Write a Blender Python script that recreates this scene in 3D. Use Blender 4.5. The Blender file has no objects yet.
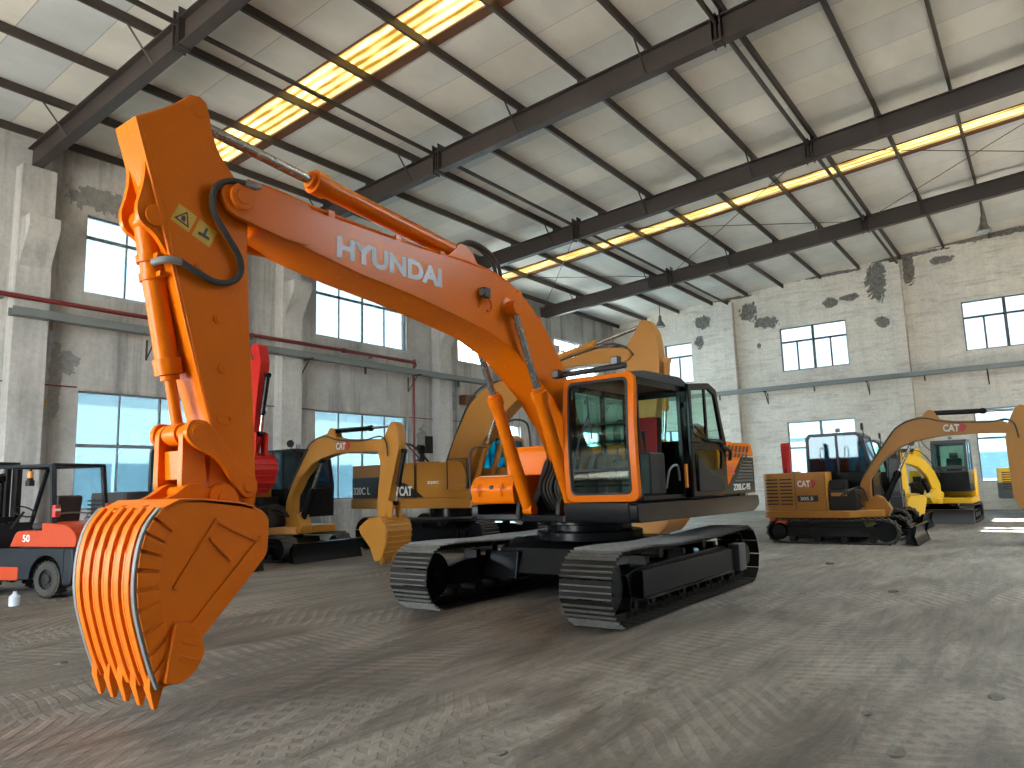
import bpy, bmesh, math, random
from mathutils import Vector, Matrix
R = math.radians
PI = math.pi
random.seed(7)
S = bpy.context.scene
COL = S.collection

# ------------------------------------------------------------------ camera, sky, sun, exposure
FPX, YAW, PITCH, ROLL, CAMZ = 723.57, 0.634003, 0.139151, -0.0296642, 1.6
cd = bpy.data.cameras.new('camera'); cam = bpy.data.objects.new('camera', cd); COL.objects.link(cam)
cd.sensor_fit = 'HORIZONTAL'; cd.sensor_width = 36.0; cd.lens = FPX / 1024 * 36.0
cd.clip_start = 0.05; cd.clip_end = 500
fw = Vector((math.cos(YAW) * math.cos(PITCH), math.sin(YAW) * math.cos(PITCH), math.sin(PITCH)))
rt = fw.cross(Vector((0, 0, 1))).normalized(); up = rt.cross(fw)
r2 = math.cos(ROLL) * rt + math.sin(ROLL) * up; u2 = r2.cross(fw)
m3 = Matrix((r2, u2, -fw)).transposed()
cam.matrix_world = Matrix.Translation((0, 0, CAMZ)) @ m3.to_4x4()
S.camera = cam

W = bpy.data.worlds.new('sky'); S.world = W; W.use_nodes = True
SKY_LOW, SKY_HIGH = 9.0, 10.0
bg = W.node_tree.nodes['Background']
bg.inputs[1].default_value = 1.0
_t = W.node_tree; _g = _t.nodes.new('ShaderNodeTexCoord')
_d = _t.nodes.new('ShaderNodeVectorMath'); _d.operation = 'DOT_PRODUCT'; _d.inputs[1].default_value = (-0.10, -0.90, 0.42)
_t.links.new(_g.outputs['Generated'], _d.inputs[0])
# sky: pale and fairly even on the shaded side, much brighter towards the sun's side and overhead
_r = _t.nodes.new('ShaderNodeMapRange'); _r.inputs['From Min'].default_value = 0.08; _r.inputs['From Max'].default_value = 0.9
_r.inputs['To Min'].default_value = SKY_LOW; _r.inputs['To Max'].default_value = SKY_HIGH; _t.links.new(_d.outputs['Value'], _r.inputs['Value'])
_m = _t.nodes.new('ShaderNodeVectorMath'); _m.operation = 'SCALE'; _m.inputs[0].default_value = (0.80, 0.93, 1.0)
_t.links.new(_r.outputs[0], _m.inputs['Scale']); _t.links.new(_m.outputs[0], bg.inputs[0])

sd = bpy.data.lights.new('sun', 'SUN'); sun = bpy.data.objects.new('sun', sd); COL.objects.link(sun)
sd.energy = 48.0; sd.angle = R(0.7); sd.color = (1.0, 0.96, 0.89)
sdir = Vector((0.90, 0.30, -1.0))
sun.rotation_euler = sdir.to_track_quat('-Z', 'Y').to_euler()

S.view_settings.view_transform = 'Standard'; S.view_settings.look = 'None'
S.view_settings.exposure = 1.33; S.view_settings.gamma = 1.0
S.view_settings.use_curve_mapping = False
cy = S.cycles
cy.max_bounces = 9; cy.diffuse_bounces = 6; cy.glossy_bounces = 3; cy.transmission_bounces = 4
cy.transparent_max_bounces = 12; cy.caustics_reflective = False; cy.caustics_refractive = False
cy.sample_clamp_indirect = 6; cy.use_denoising = True

# ------------------------------------------------------------------ materials
def newmat(name):
    m = bpy.data.materials.new(name); m.use_nodes = True
    nt = m.node_tree; return m, nt, nt.nodes['Principled BSDF']

def N(nt, t, **kw):
    n = nt.nodes.new(t)
    for k, v in kw.items(): setattr(n, k, v)
    return n

def ramp(nt, fac, stops):
    r = N(nt, 'ShaderNodeValToRGB'); e = r.color_ramp.elements
    while len(e) < len(stops): e.new(0.5)
    for i, (p, c) in enumerate(stops):
        e[i].position = p; e[i].color = (*c, 1) if len(c) == 3 else c
    nt.links.new(fac, r.inputs[0]); return r.outputs[0]

def mixc(nt, fac, a, b, mode='MIX'):
    n = N(nt, 'ShaderNodeMix', data_type='RGBA', blend_type=mode)
    for s, v in ((0, fac), (6, a), (7, b)):
        if hasattr(v, 'links') or hasattr(v, 'is_linked'): nt.links.new(v, n.inputs[s])
        else: n.inputs[s].default_value = v if isinstance(v, (int, float)) else (*v, 1)
    return n.outputs[2]

def math_(nt, op, a, b=None, clamp=False):
    n = N(nt, 'ShaderNodeMath', operation=op, use_clamp=clamp)
    for i, v in ((0, a), (1, b)):
        if v is None: continue
        if hasattr(v, 'is_linked'): nt.links.new(v, n.inputs[i])
        else: n.inputs[i].default_value = v
    return n.outputs[0]

def coords(nt, scale=(1, 1, 1), world=True, rot=(0, 0, 0)):
    if world:
        g = N(nt, 'ShaderNodeNewGeometry'); src = g.outputs['Position']
    else:
        g = N(nt, 'ShaderNodeTexCoord'); src = g.outputs['Object']
    mp = N(nt, 'ShaderNodeMapping'); mp.inputs['Scale'].default_value = scale; mp.inputs['Rotation'].default_value = rot
    nt.links.new(src, mp.inputs[0]); return mp.outputs[0]

def noise(nt, vec, scale, detail=4, rough=0.55, dist=0.0):
    n = N(nt, 'ShaderNodeTexNoise'); n.inputs['Scale'].default_value = scale; n.inputs['Detail'].default_value = detail
    n.inputs['Roughness'].default_value = rough; n.inputs['Distortion'].default_value = dist
    nt.links.new(vec, n.inputs['Vector']); return n.outputs['Fac']

def bump(nt, b, h, strength=0.3, dist=0.02):
    n = N(nt, 'ShaderNodeBump'); n.inputs['Strength'].default_value = strength; n.inputs['Distance'].default_value = dist
    nt.links.new(h, n.inputs['Height']); nt.links.new(n.outputs[0], b.inputs['Normal'])

def paint(name, col, rough=0.35, metal=0.0, dirt=0.12, coat=0.0, dirtcol=None, spec=0.5):
    m, nt, b = newmat(name)
    v = coords(nt, world=False)
    n1 = noise(nt, v, 3.0, 5, 0.6); n2 = noise(nt, v, 23.0, 4, 0.6)
    dc = dirtcol or tuple(c * 0.6 for c in col)
    f = math_(nt, 'MULTIPLY', math_(nt, 'MULTIPLY', n1, n2), dirt * 3.2, True)
    c = mixc(nt, f, col, dc)
    nt.links.new(c, b.inputs['Base Color'])
    b.inputs['Roughness'].default_value = rough; b.inputs['Metallic'].default_value = metal
    r = math_(nt, 'ADD', math_(nt, 'MULTIPLY', n2, 0.22), rough - 0.11, True)
    nt.links.new(r, b.inputs['Roughness'])
    b.inputs['Coat Weight'].default_value = coat; b.inputs['Coat Roughness'].default_value = 0.12
    b.inputs['Specular IOR Level'].default_value = spec
    bump(nt, b, n1, 0.08, 0.02)
    return m

def flat(name, col, rough=0.6, metal=0.0):
    m, nt, b = newmat(name); v = coords(nt, world=False); n = noise(nt, v, 14, 3)
    c = mixc(nt, math_(nt, 'MULTIPLY', n, 0.25), col, tuple(x * 0.7 for x in col))
    nt.links.new(c, b.inputs['Base Color'])
    b.inputs['Roughness'].default_value = rough; b.inputs['Metallic'].default_value = metal; return m

def glassmat(name, tint, gloss=0.05, refl=0.9):
    m = bpy.data.materials.new(name); m.use_nodes = True; nt = m.node_tree; nt.nodes.clear()
    out = N(nt, 'ShaderNodeOutputMaterial'); t = N(nt, 'ShaderNodeBsdfTransparent'); g = N(nt, 'ShaderNodeBsdfGlossy')
    v = coords(nt, world=False); n = noise(nt, v, 2.2, 3)
    c = mixc(nt, math_(nt, 'MULTIPLY', n, 0.35), tint, tuple(x * 0.75 for x in tint))
    nt.links.new(c, t.inputs[0]); g.inputs['Roughness'].default_value = gloss; g.inputs[0].default_value = (refl, refl, refl, 1)
    lw = N(nt, 'ShaderNodeLayerWeight'); lw.inputs[0].default_value = 0.5
    fac = math_(nt, 'ADD', math_(nt, 'MULTIPLY', math_(nt, 'POWER', lw.outputs['Facing'], 4.0), 0.8), 0.04, True)
    mx = N(nt, 'ShaderNodeMixShader'); nt.links.new(fac, mx.inputs[0])
    nt.links.new(t.outputs[0], mx.inputs[1]); nt.links.new(g.outputs[0], mx.inputs[2])
    nt.links.new(mx.outputs[0], out.inputs[0]); return m

M = {}
M['orange'] = paint('orange_paint', (0.70, 0.15, 0.003), 0.24, coat=0.0, dirt=0.08, dirtcol=(0.6, 0.12, 0.004), spec=0.18)
M['bucket_orange'] = paint('bucket_paint', (0.72, 0.16, 0.005), 0.36, coat=0.0, dirt=0.16, dirtcol=(0.45, 0.11, 0.015), spec=0.22)
M['cat'] = paint('tan_yellow_paint', (0.44, 0.19, 0.028), 0.4, coat=0.0, dirt=0.2, spec=0.35)
M['yellow'] = paint('bright_yellow_paint', (0.86, 0.50, 0.012), 0.35, coat=0.2, dirt=0.12)
M['red'] = paint('red_paint', (0.50, 0.02, 0.015), 0.4, spec=0.15)
M['redorange'] = paint('red_orange_paint', (0.55, 0.065, 0.018), 0.42, coat=0.0, dirt=0.2, spec=0.2)
M['black'] = paint('black_paint', (0.008, 0.0085, 0.010), 0.22, dirt=0.06, dirtcol=(0.012, 0.012, 0.012), spec=0.16)
M['matt_black'] = paint('matt_black', (0.012, 0.012, 0.013), 0.55, dirt=0.1, dirtcol=(0.03, 0.027, 0.022), spec=0.35)
M['steel_dark'] = paint('dark_track_steel', (0.009, 0.0085, 0.008), 0.65, metal=0.0, dirt=0.4, dirtcol=(0.025, 0.02, 0.016), spec=0.2)
M['grouser'] = paint('worn_grouser_steel', (0.17, 0.165, 0.155), 0.5, metal=0.1, dirt=0.6, dirtcol=(0.06, 0.05, 0.04))
M['worn_steel'] = paint('worn_steel', (0.22, 0.22, 0.22), 0.55, metal=0.2, dirt=0.3)
M['chrome'] = paint('chrome', (0.40, 0.38, 0.37), 0.25, metal=1.0, dirt=0.05)
M['rubber'] = paint('rubber', (0.022, 0.021, 0.02), 0.75, dirt=0.6, dirtcol=(0.07, 0.06, 0.05))
M['grey_blue'] = paint('dark_blue_grey_paint', (0.011, 0.016, 0.022), 0.42, dirt=0.3, spec=0.25)
M['dark_grey'] = paint('dark_grey_paint', (0.06, 0.065, 0.07), 0.45, dirt=0.3)
M['seat_red'] = flat('red_seat_fabric', (0.30, 0.008, 0.01), 0.8)
M['seat_black'] = flat('black_vinyl', (0.014, 0.014, 0.015), 0.6)
M['white'] = flat('white_lettering', (0.62, 0.66, 0.74), 0.5)
M['white2'] = flat('white_decal', (0.8, 0.8, 0.78), 0.5)
M['decal_black'] = flat('black_decal', (0.012, 0.012, 0.012), 0.4)
M['decal_yellow'] = flat('yellow_decal', (0.62, 0.36, 0.01), 0.5)
M['decal_red'] = flat('red_decal', (0.5, 0.03, 0.02), 0.4)
M['amber'] = flat('amber_plastic', (0.8, 0.25, 0.02), 0.3)
M['lens'] = flat('lamp_lens', (0.25, 0.27, 0.28), 0.15)
M['cab_glass'] = glassmat('tinted_cab_glass', (0.74, 0.95, 0.90), 0.03)
M['teal_glass'] = glassmat('teal_cab_glass', (0.11, 0.40, 0.45), 0.03)
M['win_glass'] = glassmat('window_glass', (0.26, 0.31, 0.325), 0.02)
M['end_glass'] = glassmat('pale_window_glass', (0.27, 0.29, 0.30), 0.02)
M['clear_glass'] = glassmat('clear_window_glass', (0.85, 0.9, 0.92), 0.02)
M['frame'] = flat('window_frame_metal', (0.22, 0.25, 0.28), 0.5)
M['frame_dark'] = flat('dark_window_frame_metal', (0.10, 0.10, 0.11), 0.5)
M['pipe_red'] = paint('red_pipe_paint', (0.22, 0.028, 0.026), 0.45, dirt=0.3)
M['tray'] = paint('galvanised_grey', (0.24, 0.27, 0.27), 0.55, metal=0.2, dirt=0.3)
M['purlin'] = paint('brown_primer_steel', (0.042, 0.034, 0.030), 0.5, dirt=0.4, dirtcol=(0.08, 0.055, 0.04))
M['beam'] = paint('grey_beam_steel', (0.042, 0.037, 0.036), 0.5, dirt=0.5, dirtcol=(0.075, 0.052, 0.043))
M['alu'] = flat('lamp_shade_metal', (0.25, 0.24, 0.22), 0.4, 0.6)

def mat_concrete(name, base, dark, light, streak=0.5, patches=None, brick=False):
    m, nt, b = newmat(name)
    v1 = coords(nt, (0.35, 0.35, 0.35)); vs = coords(nt, (1.5, 1.5, 0.10)); v2 = coords(nt)
    a = noise(nt, v1, 1.4, 5, 0.6); s = noise(nt, vs, 1.0, 5, 0.6, 0.4); f = noise(nt, v2, 9, 5, 0.7)
    c = ramp(nt, a, [(0.3, dark), (0.5, base), (0.72, light)])
    s1 = ramp(nt, s, [(0.36, (0.45, 0.45, 0.46)), (0.50, (1, 1, 1)), (0.62, (1, 1, 1)), (0.70, (1.16, 1.15, 1.12))])
    c = mixc(nt, streak, c, mixc(nt, 1.0, c, s1, 'MULTIPLY'))
    c = mixc(nt, 0.35, c, mixc(nt, 1.0, c, ramp(nt, f, [(0.3, (0.6, 0.6, 0.6)), (0.6, (1.1, 1.1, 1.1))]), 'MULTIPLY'))
    hgt = f
    if brick:
        # courses of painted brick faintly showing through the render
        g = N(nt, 'ShaderNodeNewGeometry'); sp = N(nt, 'ShaderNodeSeparateXYZ'); nt.links.new(g.outputs[0], sp.inputs[0])
        cb = N(nt, 'ShaderNodeCombineXYZ'); nt.links.new(math_(nt, 'ADD', sp.outputs[1], sp.outputs[0]), cb.inputs[0]); nt.links.new(sp.outputs[2], cb.inputs[1])
        bt = N(nt, 'ShaderNodeTexBrick'); nt.links.new(cb.outputs[0], bt.inputs[0])
        bt.inputs['Scale'].default_value = 1.0; bt.inputs['Brick Width'].default_value = 0.26; bt.inputs['Row Height'].default_value = 0.085
        bt.inputs['Mortar Size'].default_value = 0.008
        bt.inputs['Color1'].default_value = (1, 1, 1, 1); bt.inputs['Color2'].default_value = (0.93, 0.92, 0.91, 1); bt.inputs['Mortar'].default_value = (0.8, 0.79, 0.77, 1)
        c = mixc(nt, 0.4, c, mixc(nt, 1.0, c, bt.outputs[0], 'MULTIPLY'))
        wv = noise(nt, coords(nt, (1, 0.5, 3.5)), 1.6, 6, 0.65, 0.6)
        c = mixc(nt, 0.6, c, mixc(nt, 1.0, c, ramp(nt, wv, [(0.34, (0.66, 0.64, 0.61)), (0.5, (1, 1, 1)), (0.7, (1.08, 1.05, 0.99))]), 'MULTIPLY'))
        hgt = math_(nt, 'ADD', f, wv)
    if patches:
        g = N(nt, 'ShaderNodeNewGeometry'); sp = N(nt, 'ShaderNodeSeparateXYZ'); nt.links.new(g.outputs[0], sp.inputs[0])
        wob = noise(nt, v2, 2.6, 6, 0.7, 0.8)
        tot = None
        for (py, pz, ry, rz) in patches['blobs']:
            dy = math_(nt, 'DIVIDE', math_(nt, 'SUBTRACT', sp.outputs[patches['axis']], py), ry)
            dz = math_(nt, 'DIVIDE', math_(nt, 'SUBTRACT', sp.outputs[2], pz), rz)
            d = math_(nt, 'SUBTRACT', 1.0, math_(nt, 'SQRT', math_(nt, 'ADD', math_(nt, 'MULTIPLY', dy, dy), math_(nt, 'MULTIPLY', dz, dz))))
            tot = d if tot is None else math_(nt, 'MAXIMUM', tot, d)
        k = math_(nt, 'ADD', tot, math_(nt, 'MULTIPLY', math_(nt, 'SUBTRACT', wob, 0.5), 2.2))
        mask = math_(nt, 'MULTIPLY', math_(nt, 'SUBTRACT', k, 0.02), 14.0, True)
        pc = ramp(nt, f, [(0.3, patches['c0']), (0.65, patches['c1'])])
        c = mixc(nt, mask, c, pc)
    nt.links.new(c, b.inputs['Base Color']); b.inputs['Roughness'].default_value = 0.85
    b.inputs['Specular IOR Level'].default_value = 0.25
    bump(nt, b, hgt, 0.35, 0.02)
    return m

LEFTP = dict(axis=0, c0=(0.24, 0.24, 0.235), c1=(0.36, 0.36, 0.35), blobs=[(7.55, 4.4, .16, 1.1), (7.8, 5.0, .3, .3), (8.4, 9.4, .9, .35), (9.6, 9.1, .5, .4), (12.9, 6.0, .35, .8), (13.2, 4.6, .3, .5), (20.6, 3.2, .3, .9), (22.2, 5.2, .5, .5), (14.9, 9.4, 1.2, .3), (26.0, 9.9, 2.2, .3)])
M['wall_left'] = mat_concrete('left_wall_concrete', (0.55, 0.545, 0.53), (0.40, 0.40, 0.395), (0.68, 0.675, 0.66), 0.8, LEFTP)
M['pillar_left'] = mat_concrete('left_pillar_concrete', (0.60, 0.595, 0.58), (0.46, 0.46, 0.45), (0.70, 0.695, 0.68), 0.5)
ENDP = dict(axis=1, c0=(0.10, 0.095, 0.09), c1=(0.27, 0.26, 0.24), blobs=[
    (5.7, 10.6, 0.42, 1.1), (4.3, 10.85, 0.26, 0.7), (6.9, 10.0, 0.45, 0.16), (7.75, 9.9, 0.36, 0.26), (2.95, 11.0, 0.5, 0.2),
    (11.75, 10.1, 0.5, 0.5), (10.9, 9.4, 0.65, 0.32), (14.2, 9.95, 0.5, 0.36), (14.45, 8.9, 0.28, 0.36), (12.95, 8.6, 0.12, 0.7), (5.6, 8.6, 0.28, 0.3), (11.3, 8.3, 0.1, 0.15),
    (0.8, 11.72, 3.2, 0.16), (7.6, 11.28, 1.6, 0.09), (12.5, 10.95, 1.0, 0.08), (4.3, 11.50, 1.6, 0.1)])
M['wall_end'] = mat_concrete('end_wall_plaster', (0.82, 0.785, 0.72), (0.70, 0.675, 0.63), (0.88, 0.85, 0.79), 0.15, ENDP, brick=True)
M['pillar_end'] = mat_concrete('end_pillar_plaster', (0.76, 0.73, 0.68), (0.66, 0.63, 0.59), (0.84, 0.81, 0.76), 0.15, None, brick=True)

def mat_floor():
    m, nt, b = newmat('dusty_floor')
    v = coords(nt); vr = coords(nt, (1, 1, 1), True, (0, 0, R(28)))
    big = noise(nt, v, 0.23, 5, 0.6, 0.3); mid = noise(nt, coords(nt, (0.5, 1.7, 1), True, (0, 0, R(12))), 1.3, 6, 0.65, 0.5); fine = noise(nt, v, 16, 5, 0.7)
    c = ramp(nt, big, [(0.3, (0.115, 0.097, 0.079)), (0.52, (0.175, 0.154, 0.130)), (0.72, (0.28, 0.256, 0.225))])
    c = mixc(nt, 0.75, c, mixc(nt, 1.0, c, ramp(nt, mid, [(0.34, (0.42, 0.40, 0.38)), (0.48, (0.92, 0.92, 0.92)), (0.56, (1.05, 1.05, 1.05)), (0.66, (1.45, 1.43, 1.40))]), 'MULTIPLY'))
    c = mixc(nt, 0.5, c, mixc(nt, 1.0, c, ramp(nt, fine, [(0.3, (0.6, 0.6, 0.6)), (0.62, (1.2, 1.2, 1.2))]), 'MULTIPLY'))
    st = noise(nt, coords(nt, (0.9, 7.0, 1), True, (0, 0, R(-33))), 1.1, 6, 0.7, 0.3)
    c = mixc(nt, 0.55, c, mixc(nt, 1.0, c, ramp(nt, st, [(0.36, (0.55, 0.53, 0.50)), (0.5, (1, 1, 1)), (0.64, (1.45, 1.43, 1.40))]), 'MULTIPLY'))
    pits = noise(nt, v, 4.5, 4, 0.6)
    c = mixc(nt, math_(nt, 'MULTIPLY', math_(nt, 'SUBTRACT', pits, 0.62), 7.0, True), c, (0.10, 0.075, 0.05))
    # prints left by crawler tracks, in bands of bars
    bars = None
    for rot, sc_, off in ((R(8), 1.0, 0.0), (R(-24), 0.8, 2.0), (R(52), 0.7, 5.0)):
        vv = coords(nt, (1, 1, 1), True, (0, 0, rot))
        sp = N(nt, 'ShaderNodeSeparateXYZ'); nt.links.new(vv, sp.inputs[0])
        dist = noise(nt, v, 0.5, 2)
        yy = math_(nt, 'ADD', sp.outputs[1], math_(nt, 'MULTIPLY', dist, 0.9))
        band = math_(nt, 'SINE', math_(nt, 'MULTIPLY', math_(nt, 'ADD', yy, off), 1.9 * sc_))
        band = math_(nt, 'MULTIPLY', math_(nt, 'SUBTRACT', band, 0.35), 3.0, True)
        bar = math_(nt, 'SINE', math_(nt, 'MULTIPLY', math_(nt, 'ADD', sp.outputs[0], math_(nt, 'MULTIPLY', dist, 0.5)), 44.0))
        bar = math_(nt, 'MULTIPLY', math_(nt, 'ADD', bar, 0.1), 2.0, True)
        t = math_(nt, 'MULTIPLY', math_(nt, 'MULTIPLY', band, bar), math_(nt, 'MULTIPLY', math_(nt, 'SUBTRACT', mid, 0.40), 6.0, True))
        bars = t if bars is None else math_(nt, 'MAXIMUM', bars, t)
    c = mixc(nt, math_(nt, 'MULTIPLY', bars, 0.22), c, (0.40, 0.37, 0.34))
    nt.links.new(c, b.inputs['Base Color'])
    nt.links.new(math_(nt, 'ADD', math_(nt, 'MULTIPLY', mid, 0.35), 0.42, True), b.inputs['Roughness'])
    h = math_(nt, 'ADD', math_(nt, 'MULTIPLY', bars, 0.45), math_(nt, 'ADD', math_(nt, 'ADD', math_(nt, 'MULTIPLY', mid, 1.6), math_(nt, 'MULTIPLY', st, 1.0)), math_(nt, 'MULTIPLY', fine, 0.5)))
    bump(nt, b, h, 0.55, 0.03)
    b.inputs['Specular IOR Level'].default_value = 0.4
    return m
M['floor'] = mat_floor()

def mat_ceiling():
    m, nt, b = newmat('roof_insulation_sheet')
    g = N(nt, 'ShaderNodeNewGeometry'); sp = N(nt, 'ShaderNodeSeparateXYZ'); nt.links.new(g.outputs[0], sp.inputs[0])
    st = math_(nt, 'FLOOR', math_(nt, 'DIVIDE', sp.outputs[0], 1.22))
    wn = N(nt, 'ShaderNodeTexWhiteNoise', noise_dimensions='1D'); nt.links.new(st, wn.inputs['W'])
    c = ramp(nt, wn.outputs['Value'], [(0.0, (0.64, 0.68, 0.69)), (0.35, (0.73, 0.74, 0.71)), (0.65, (0.82, 0.80, 0.73)), (1.0, (0.86, 0.84, 0.77))])
    mott = noise(nt, coords(nt, (0.5, 1.0, 1)), 0.9, 4, 0.55); fine = noise(nt, coords(nt, (5, 0.5, 1)), 1.5, 4, 0.6)
    c = mixc(nt, 0.6, c, mixc(nt, 1.0, c, ramp(nt, mott, [(0.35, (0.82, 0.82, 0.80)), (0.6, (1.05, 1.05, 1.05))]), 'MULTIPLY'))
    fr = math_(nt, 'FRACT', math_(nt, 'DIVIDE', sp.outputs[0], 1.22))
    seam = math_(nt, 'LESS_THAN', fr, 0.014)
    c = mixc(nt, math_(nt, 'MULTIPLY', seam, 0.55), c, (0.16, 0.15, 0.14))
    nt.links.new(c, b.inputs['Base Color']); b.inputs['Roughness'].default_value = 0.6
    bump(nt, b, math_(nt, 'ADD', fine, mott), 0.25, 0.03)
    return m
M['ceiling'] = mat_ceiling()

def mat_skylight():
    m = bpy.data.materials.new('translucent_roof_sheet'); m.use_nodes = True; nt = m.node_tree; nt.nodes.clear()
    out = N(nt, 'ShaderNodeOutputMaterial'); t = N(nt, 'ShaderNodeBsdfTranslucent'); d = N(nt, 'ShaderNodeBsdfDiffuse')
    g = N(nt, 'ShaderNodeNewGeometry'); sp = N(nt, 'ShaderNodeSeparateXYZ'); nt.links.new(g.outputs[0], sp.inputs[0])
    w = math_(nt, 'SINE', math_(nt, 'MULTIPLY', sp.outputs[0], 26.0))
    n = noise(nt, coords(nt, (2.5, 0.7, 1)), 1.2, 5, 0.6)
    f = math_(nt, 'ADD', math_(nt, 'MULTIPLY', w, 0.16), n)
    c = ramp(nt, f, [(0.3, (0.13, 0.085, 0.032)), (0.52, (0.26, 0.205, 0.105)), (0.75, (0.36, 0.31, 0.19))])
    nt.links.new(c, t.inputs[0]); d.inputs[0].default_value = (0.5, 0.42, 0.28, 1)
    mx = N(nt, 'ShaderNodeMixShader'); mx.inputs[0].default_value = 0.12
    nt.links.new(t.outputs[0], mx.inputs[1]); nt.links.new(d.outputs[0], mx.inputs[2]); nt.links.new(mx.outputs[0], out.inputs[0])
    return m
M['skylight'] = mat_skylight()

def mat_facade(name, base, win):
    m, nt, b = newmat(name)
    g = N(nt, 'ShaderNodeNewGeometry'); sp = N(nt, 'ShaderNodeSeparateXYZ'); nt.links.new(g.outputs[0], sp.inputs[0])
    n = noise(nt, coords(nt), 0.6, 4)
    c = mixc(nt, math_(nt, 'MULTIPLY', n, 0.3), base, tuple(x * 0.85 for x in base))
    nt.links.new(c, b.inputs['Base Color']); b.inputs['Roughness'].default_value = 0.8
    return m
M['facade'] = mat_facade('pale_facade', (0.50, 0.60, 0.66), None)
M['facade_win'] = flat('facade_window', (0.14, 0.24, 0.31), 0.4)
M['yard'] = mat_concrete('yard_concrete', (0.42, 0.40, 0.37), (0.35, 0.33, 0.31), (0.5, 0.48, 0.45), 0.0)
M['stone'] = flat('grey_stone', (0.16, 0.15, 0.135), 0.9)
M['rust'] = flat('rusty_metal', (0.16, 0.07, 0.035), 0.8)

# ------------------------------------------------------------------ mesh helpers
def V3(axis, a, b, d):
    # plane point (a,b) at depth d ; axis = extrusion axis
    if axis == 'y': return (a, d, b)
    if axis == 'x': return (d, a, b)
    return (a, b, d)

def prism(bm, pts, d0, d1, axis='y'):
    v0 = [bm.verts.new(V3(axis, a, b, d0)) for a, b in pts]; v1 = [bm.verts.new(V3(axis, a, b, d1)) for a, b in pts]
    n = len(pts); fs = [bm.faces.new(v0), bm.faces.new(v1)]
    for i in range(n): fs.append(bm.faces.new((v0[i], v0[(i + 1) % n], v1[(i + 1) % n], v1[i])))
    return v0 + v1

def ring(bm, outer, inner, d0, d1, axis='y'):
    n = len(outer)
    L = [[bm.verts.new(V3(axis, a, b, d)) for a, b in P] for P in (outer, inner) for d in (d0, d1)]
    o0, o1, i0, i1 = L
    for i in range(n):
        j = (i + 1) % n
        bm.faces.new((o0[i], o0[j], o1[j], o1[i])); bm.faces.new((i0[i], i0[j], i1[j], i1[i]))
        bm.faces.new((o0[i], o0[j], i0[j], i0[i])); bm.faces.new((o1[i], o1[j], i1[j], i1[i]))
    return o0 + o1 + i0 + i1

def box(bm, x0, x1, y0, y1, z0, z1, mtx=None):
    vs = prism(bm, [(x0, z0), (x1, z0), (x1, z1), (x0, z1)], y0, y1)
    if mtx is not None: bmesh.ops.transform(bm, matrix=mtx, verts=vs)
    return vs

def cyl(bm, p, q, r, r2=None, n=20):
    p, q = Vector(p), Vector(q); d = q - p; L = d.length
    if L < 1e-6: return
    rr = bmesh.ops.create_cone(bm, cap_ends=True, segments=n, radius1=r, radius2=r if r2 is None else r2, depth=L)
    m = Matrix.Translation((p + q) / 2) @ d.to_track_quat('Z', 'Y').to_matrix().to_4x4()
    bmesh.ops.transform(bm, matrix=m, verts=rr['verts']); return rr['verts']

def smooth_path(pts, k=6):
    P = [Vector(p) for p in pts]; out = []
    for i in range(len(P) - 1):
        a = P[max(i - 1, 0)]; b = P[i]; c = P[i + 1]; d = P[min(i + 2, len(P) - 1)]
        for j in range(k):
            t = j / k
            out.append(0.5 * ((2 * b) + (c - a) * t + (2 * a - 5 * b + 4 * c - d) * t * t + (3 * b - a - 3 * c + d) * t ** 3))
    out.append(P[-1]); return out

def tube(bm, pts, r, n=10, k=6, smooth=True):
    P = smooth_path(pts, k) if smooth else [Vector(p) for p in pts]
    rings = []; prev = None
    for i, p in enumerate(P):
        t = (P[min(i + 1, len(P) - 1)] - P[max(i - 1, 0)]).normalized()
        if prev is None:
            a = Vector((0, 0, 1)) if abs(t.z) < 0.9 else Vector((1, 0, 0)); u = t.cross(a).normalized()
        else: u = (prev - t * prev.dot(t)).normalized()
        prev = u; w = t.cross(u)
        rings.append([bm.verts.new(p + (u * math.cos(2 * PI * j / n) + w * math.sin(2 * PI * j / n)) * r) for j in range(n)])
    for i in range(len(rings) - 1):
        for j in range(n):
            bm.faces.new((rings[i][j], rings[i][(j + 1) % n], rings[i + 1][(j + 1) % n], rings[i + 1][j]))
    bm.faces.new(rings[0]); bm.faces.new(rings[-1])

def rpoly(pts, r, n=4):
    out = []; L = len(pts)
    for i in range(L):
        p = Vector(pts[i]); a = (Vector(pts[i - 1]) - p); b = (Vector(pts[(i + 1) % L]) - p)
        rr = r[i] if isinstance(r, (list, tuple)) else r
        rr = min(rr, a.length * 0.45, b.length * 0.45)
        if rr < 1e-4:
            out += [tuple(p)] * (n + 1) if False else [tuple(p)]; continue
        s = p + a.normalized() * rr; e = p + b.normalized() * rr
        for j in range(n + 1):
            t = j / n; q = (1 - t) ** 2 * s + 2 * t * (1 - t) * p + t * t * e; out.append((q.x, q.y))
    return out

def rrect(a0, a1, b0, b1, r, n=4): return rpoly([(a0, b0), (a1, b0), (a1, b1), (a0, b1)], r, n)

def circle(cx, cz, r, n=24, a0=0, a1=2 * PI):
    full = abs(a1 - a0 - 2 * PI) < 1e-6
    return [(cx + r * math.cos(a0 + (a1 - a0) * i / (n if full else n - 1)), cz + r * math.sin(a0 + (a1 - a0) * i / (n if full else n - 1))) for i in range(n)]

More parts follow.
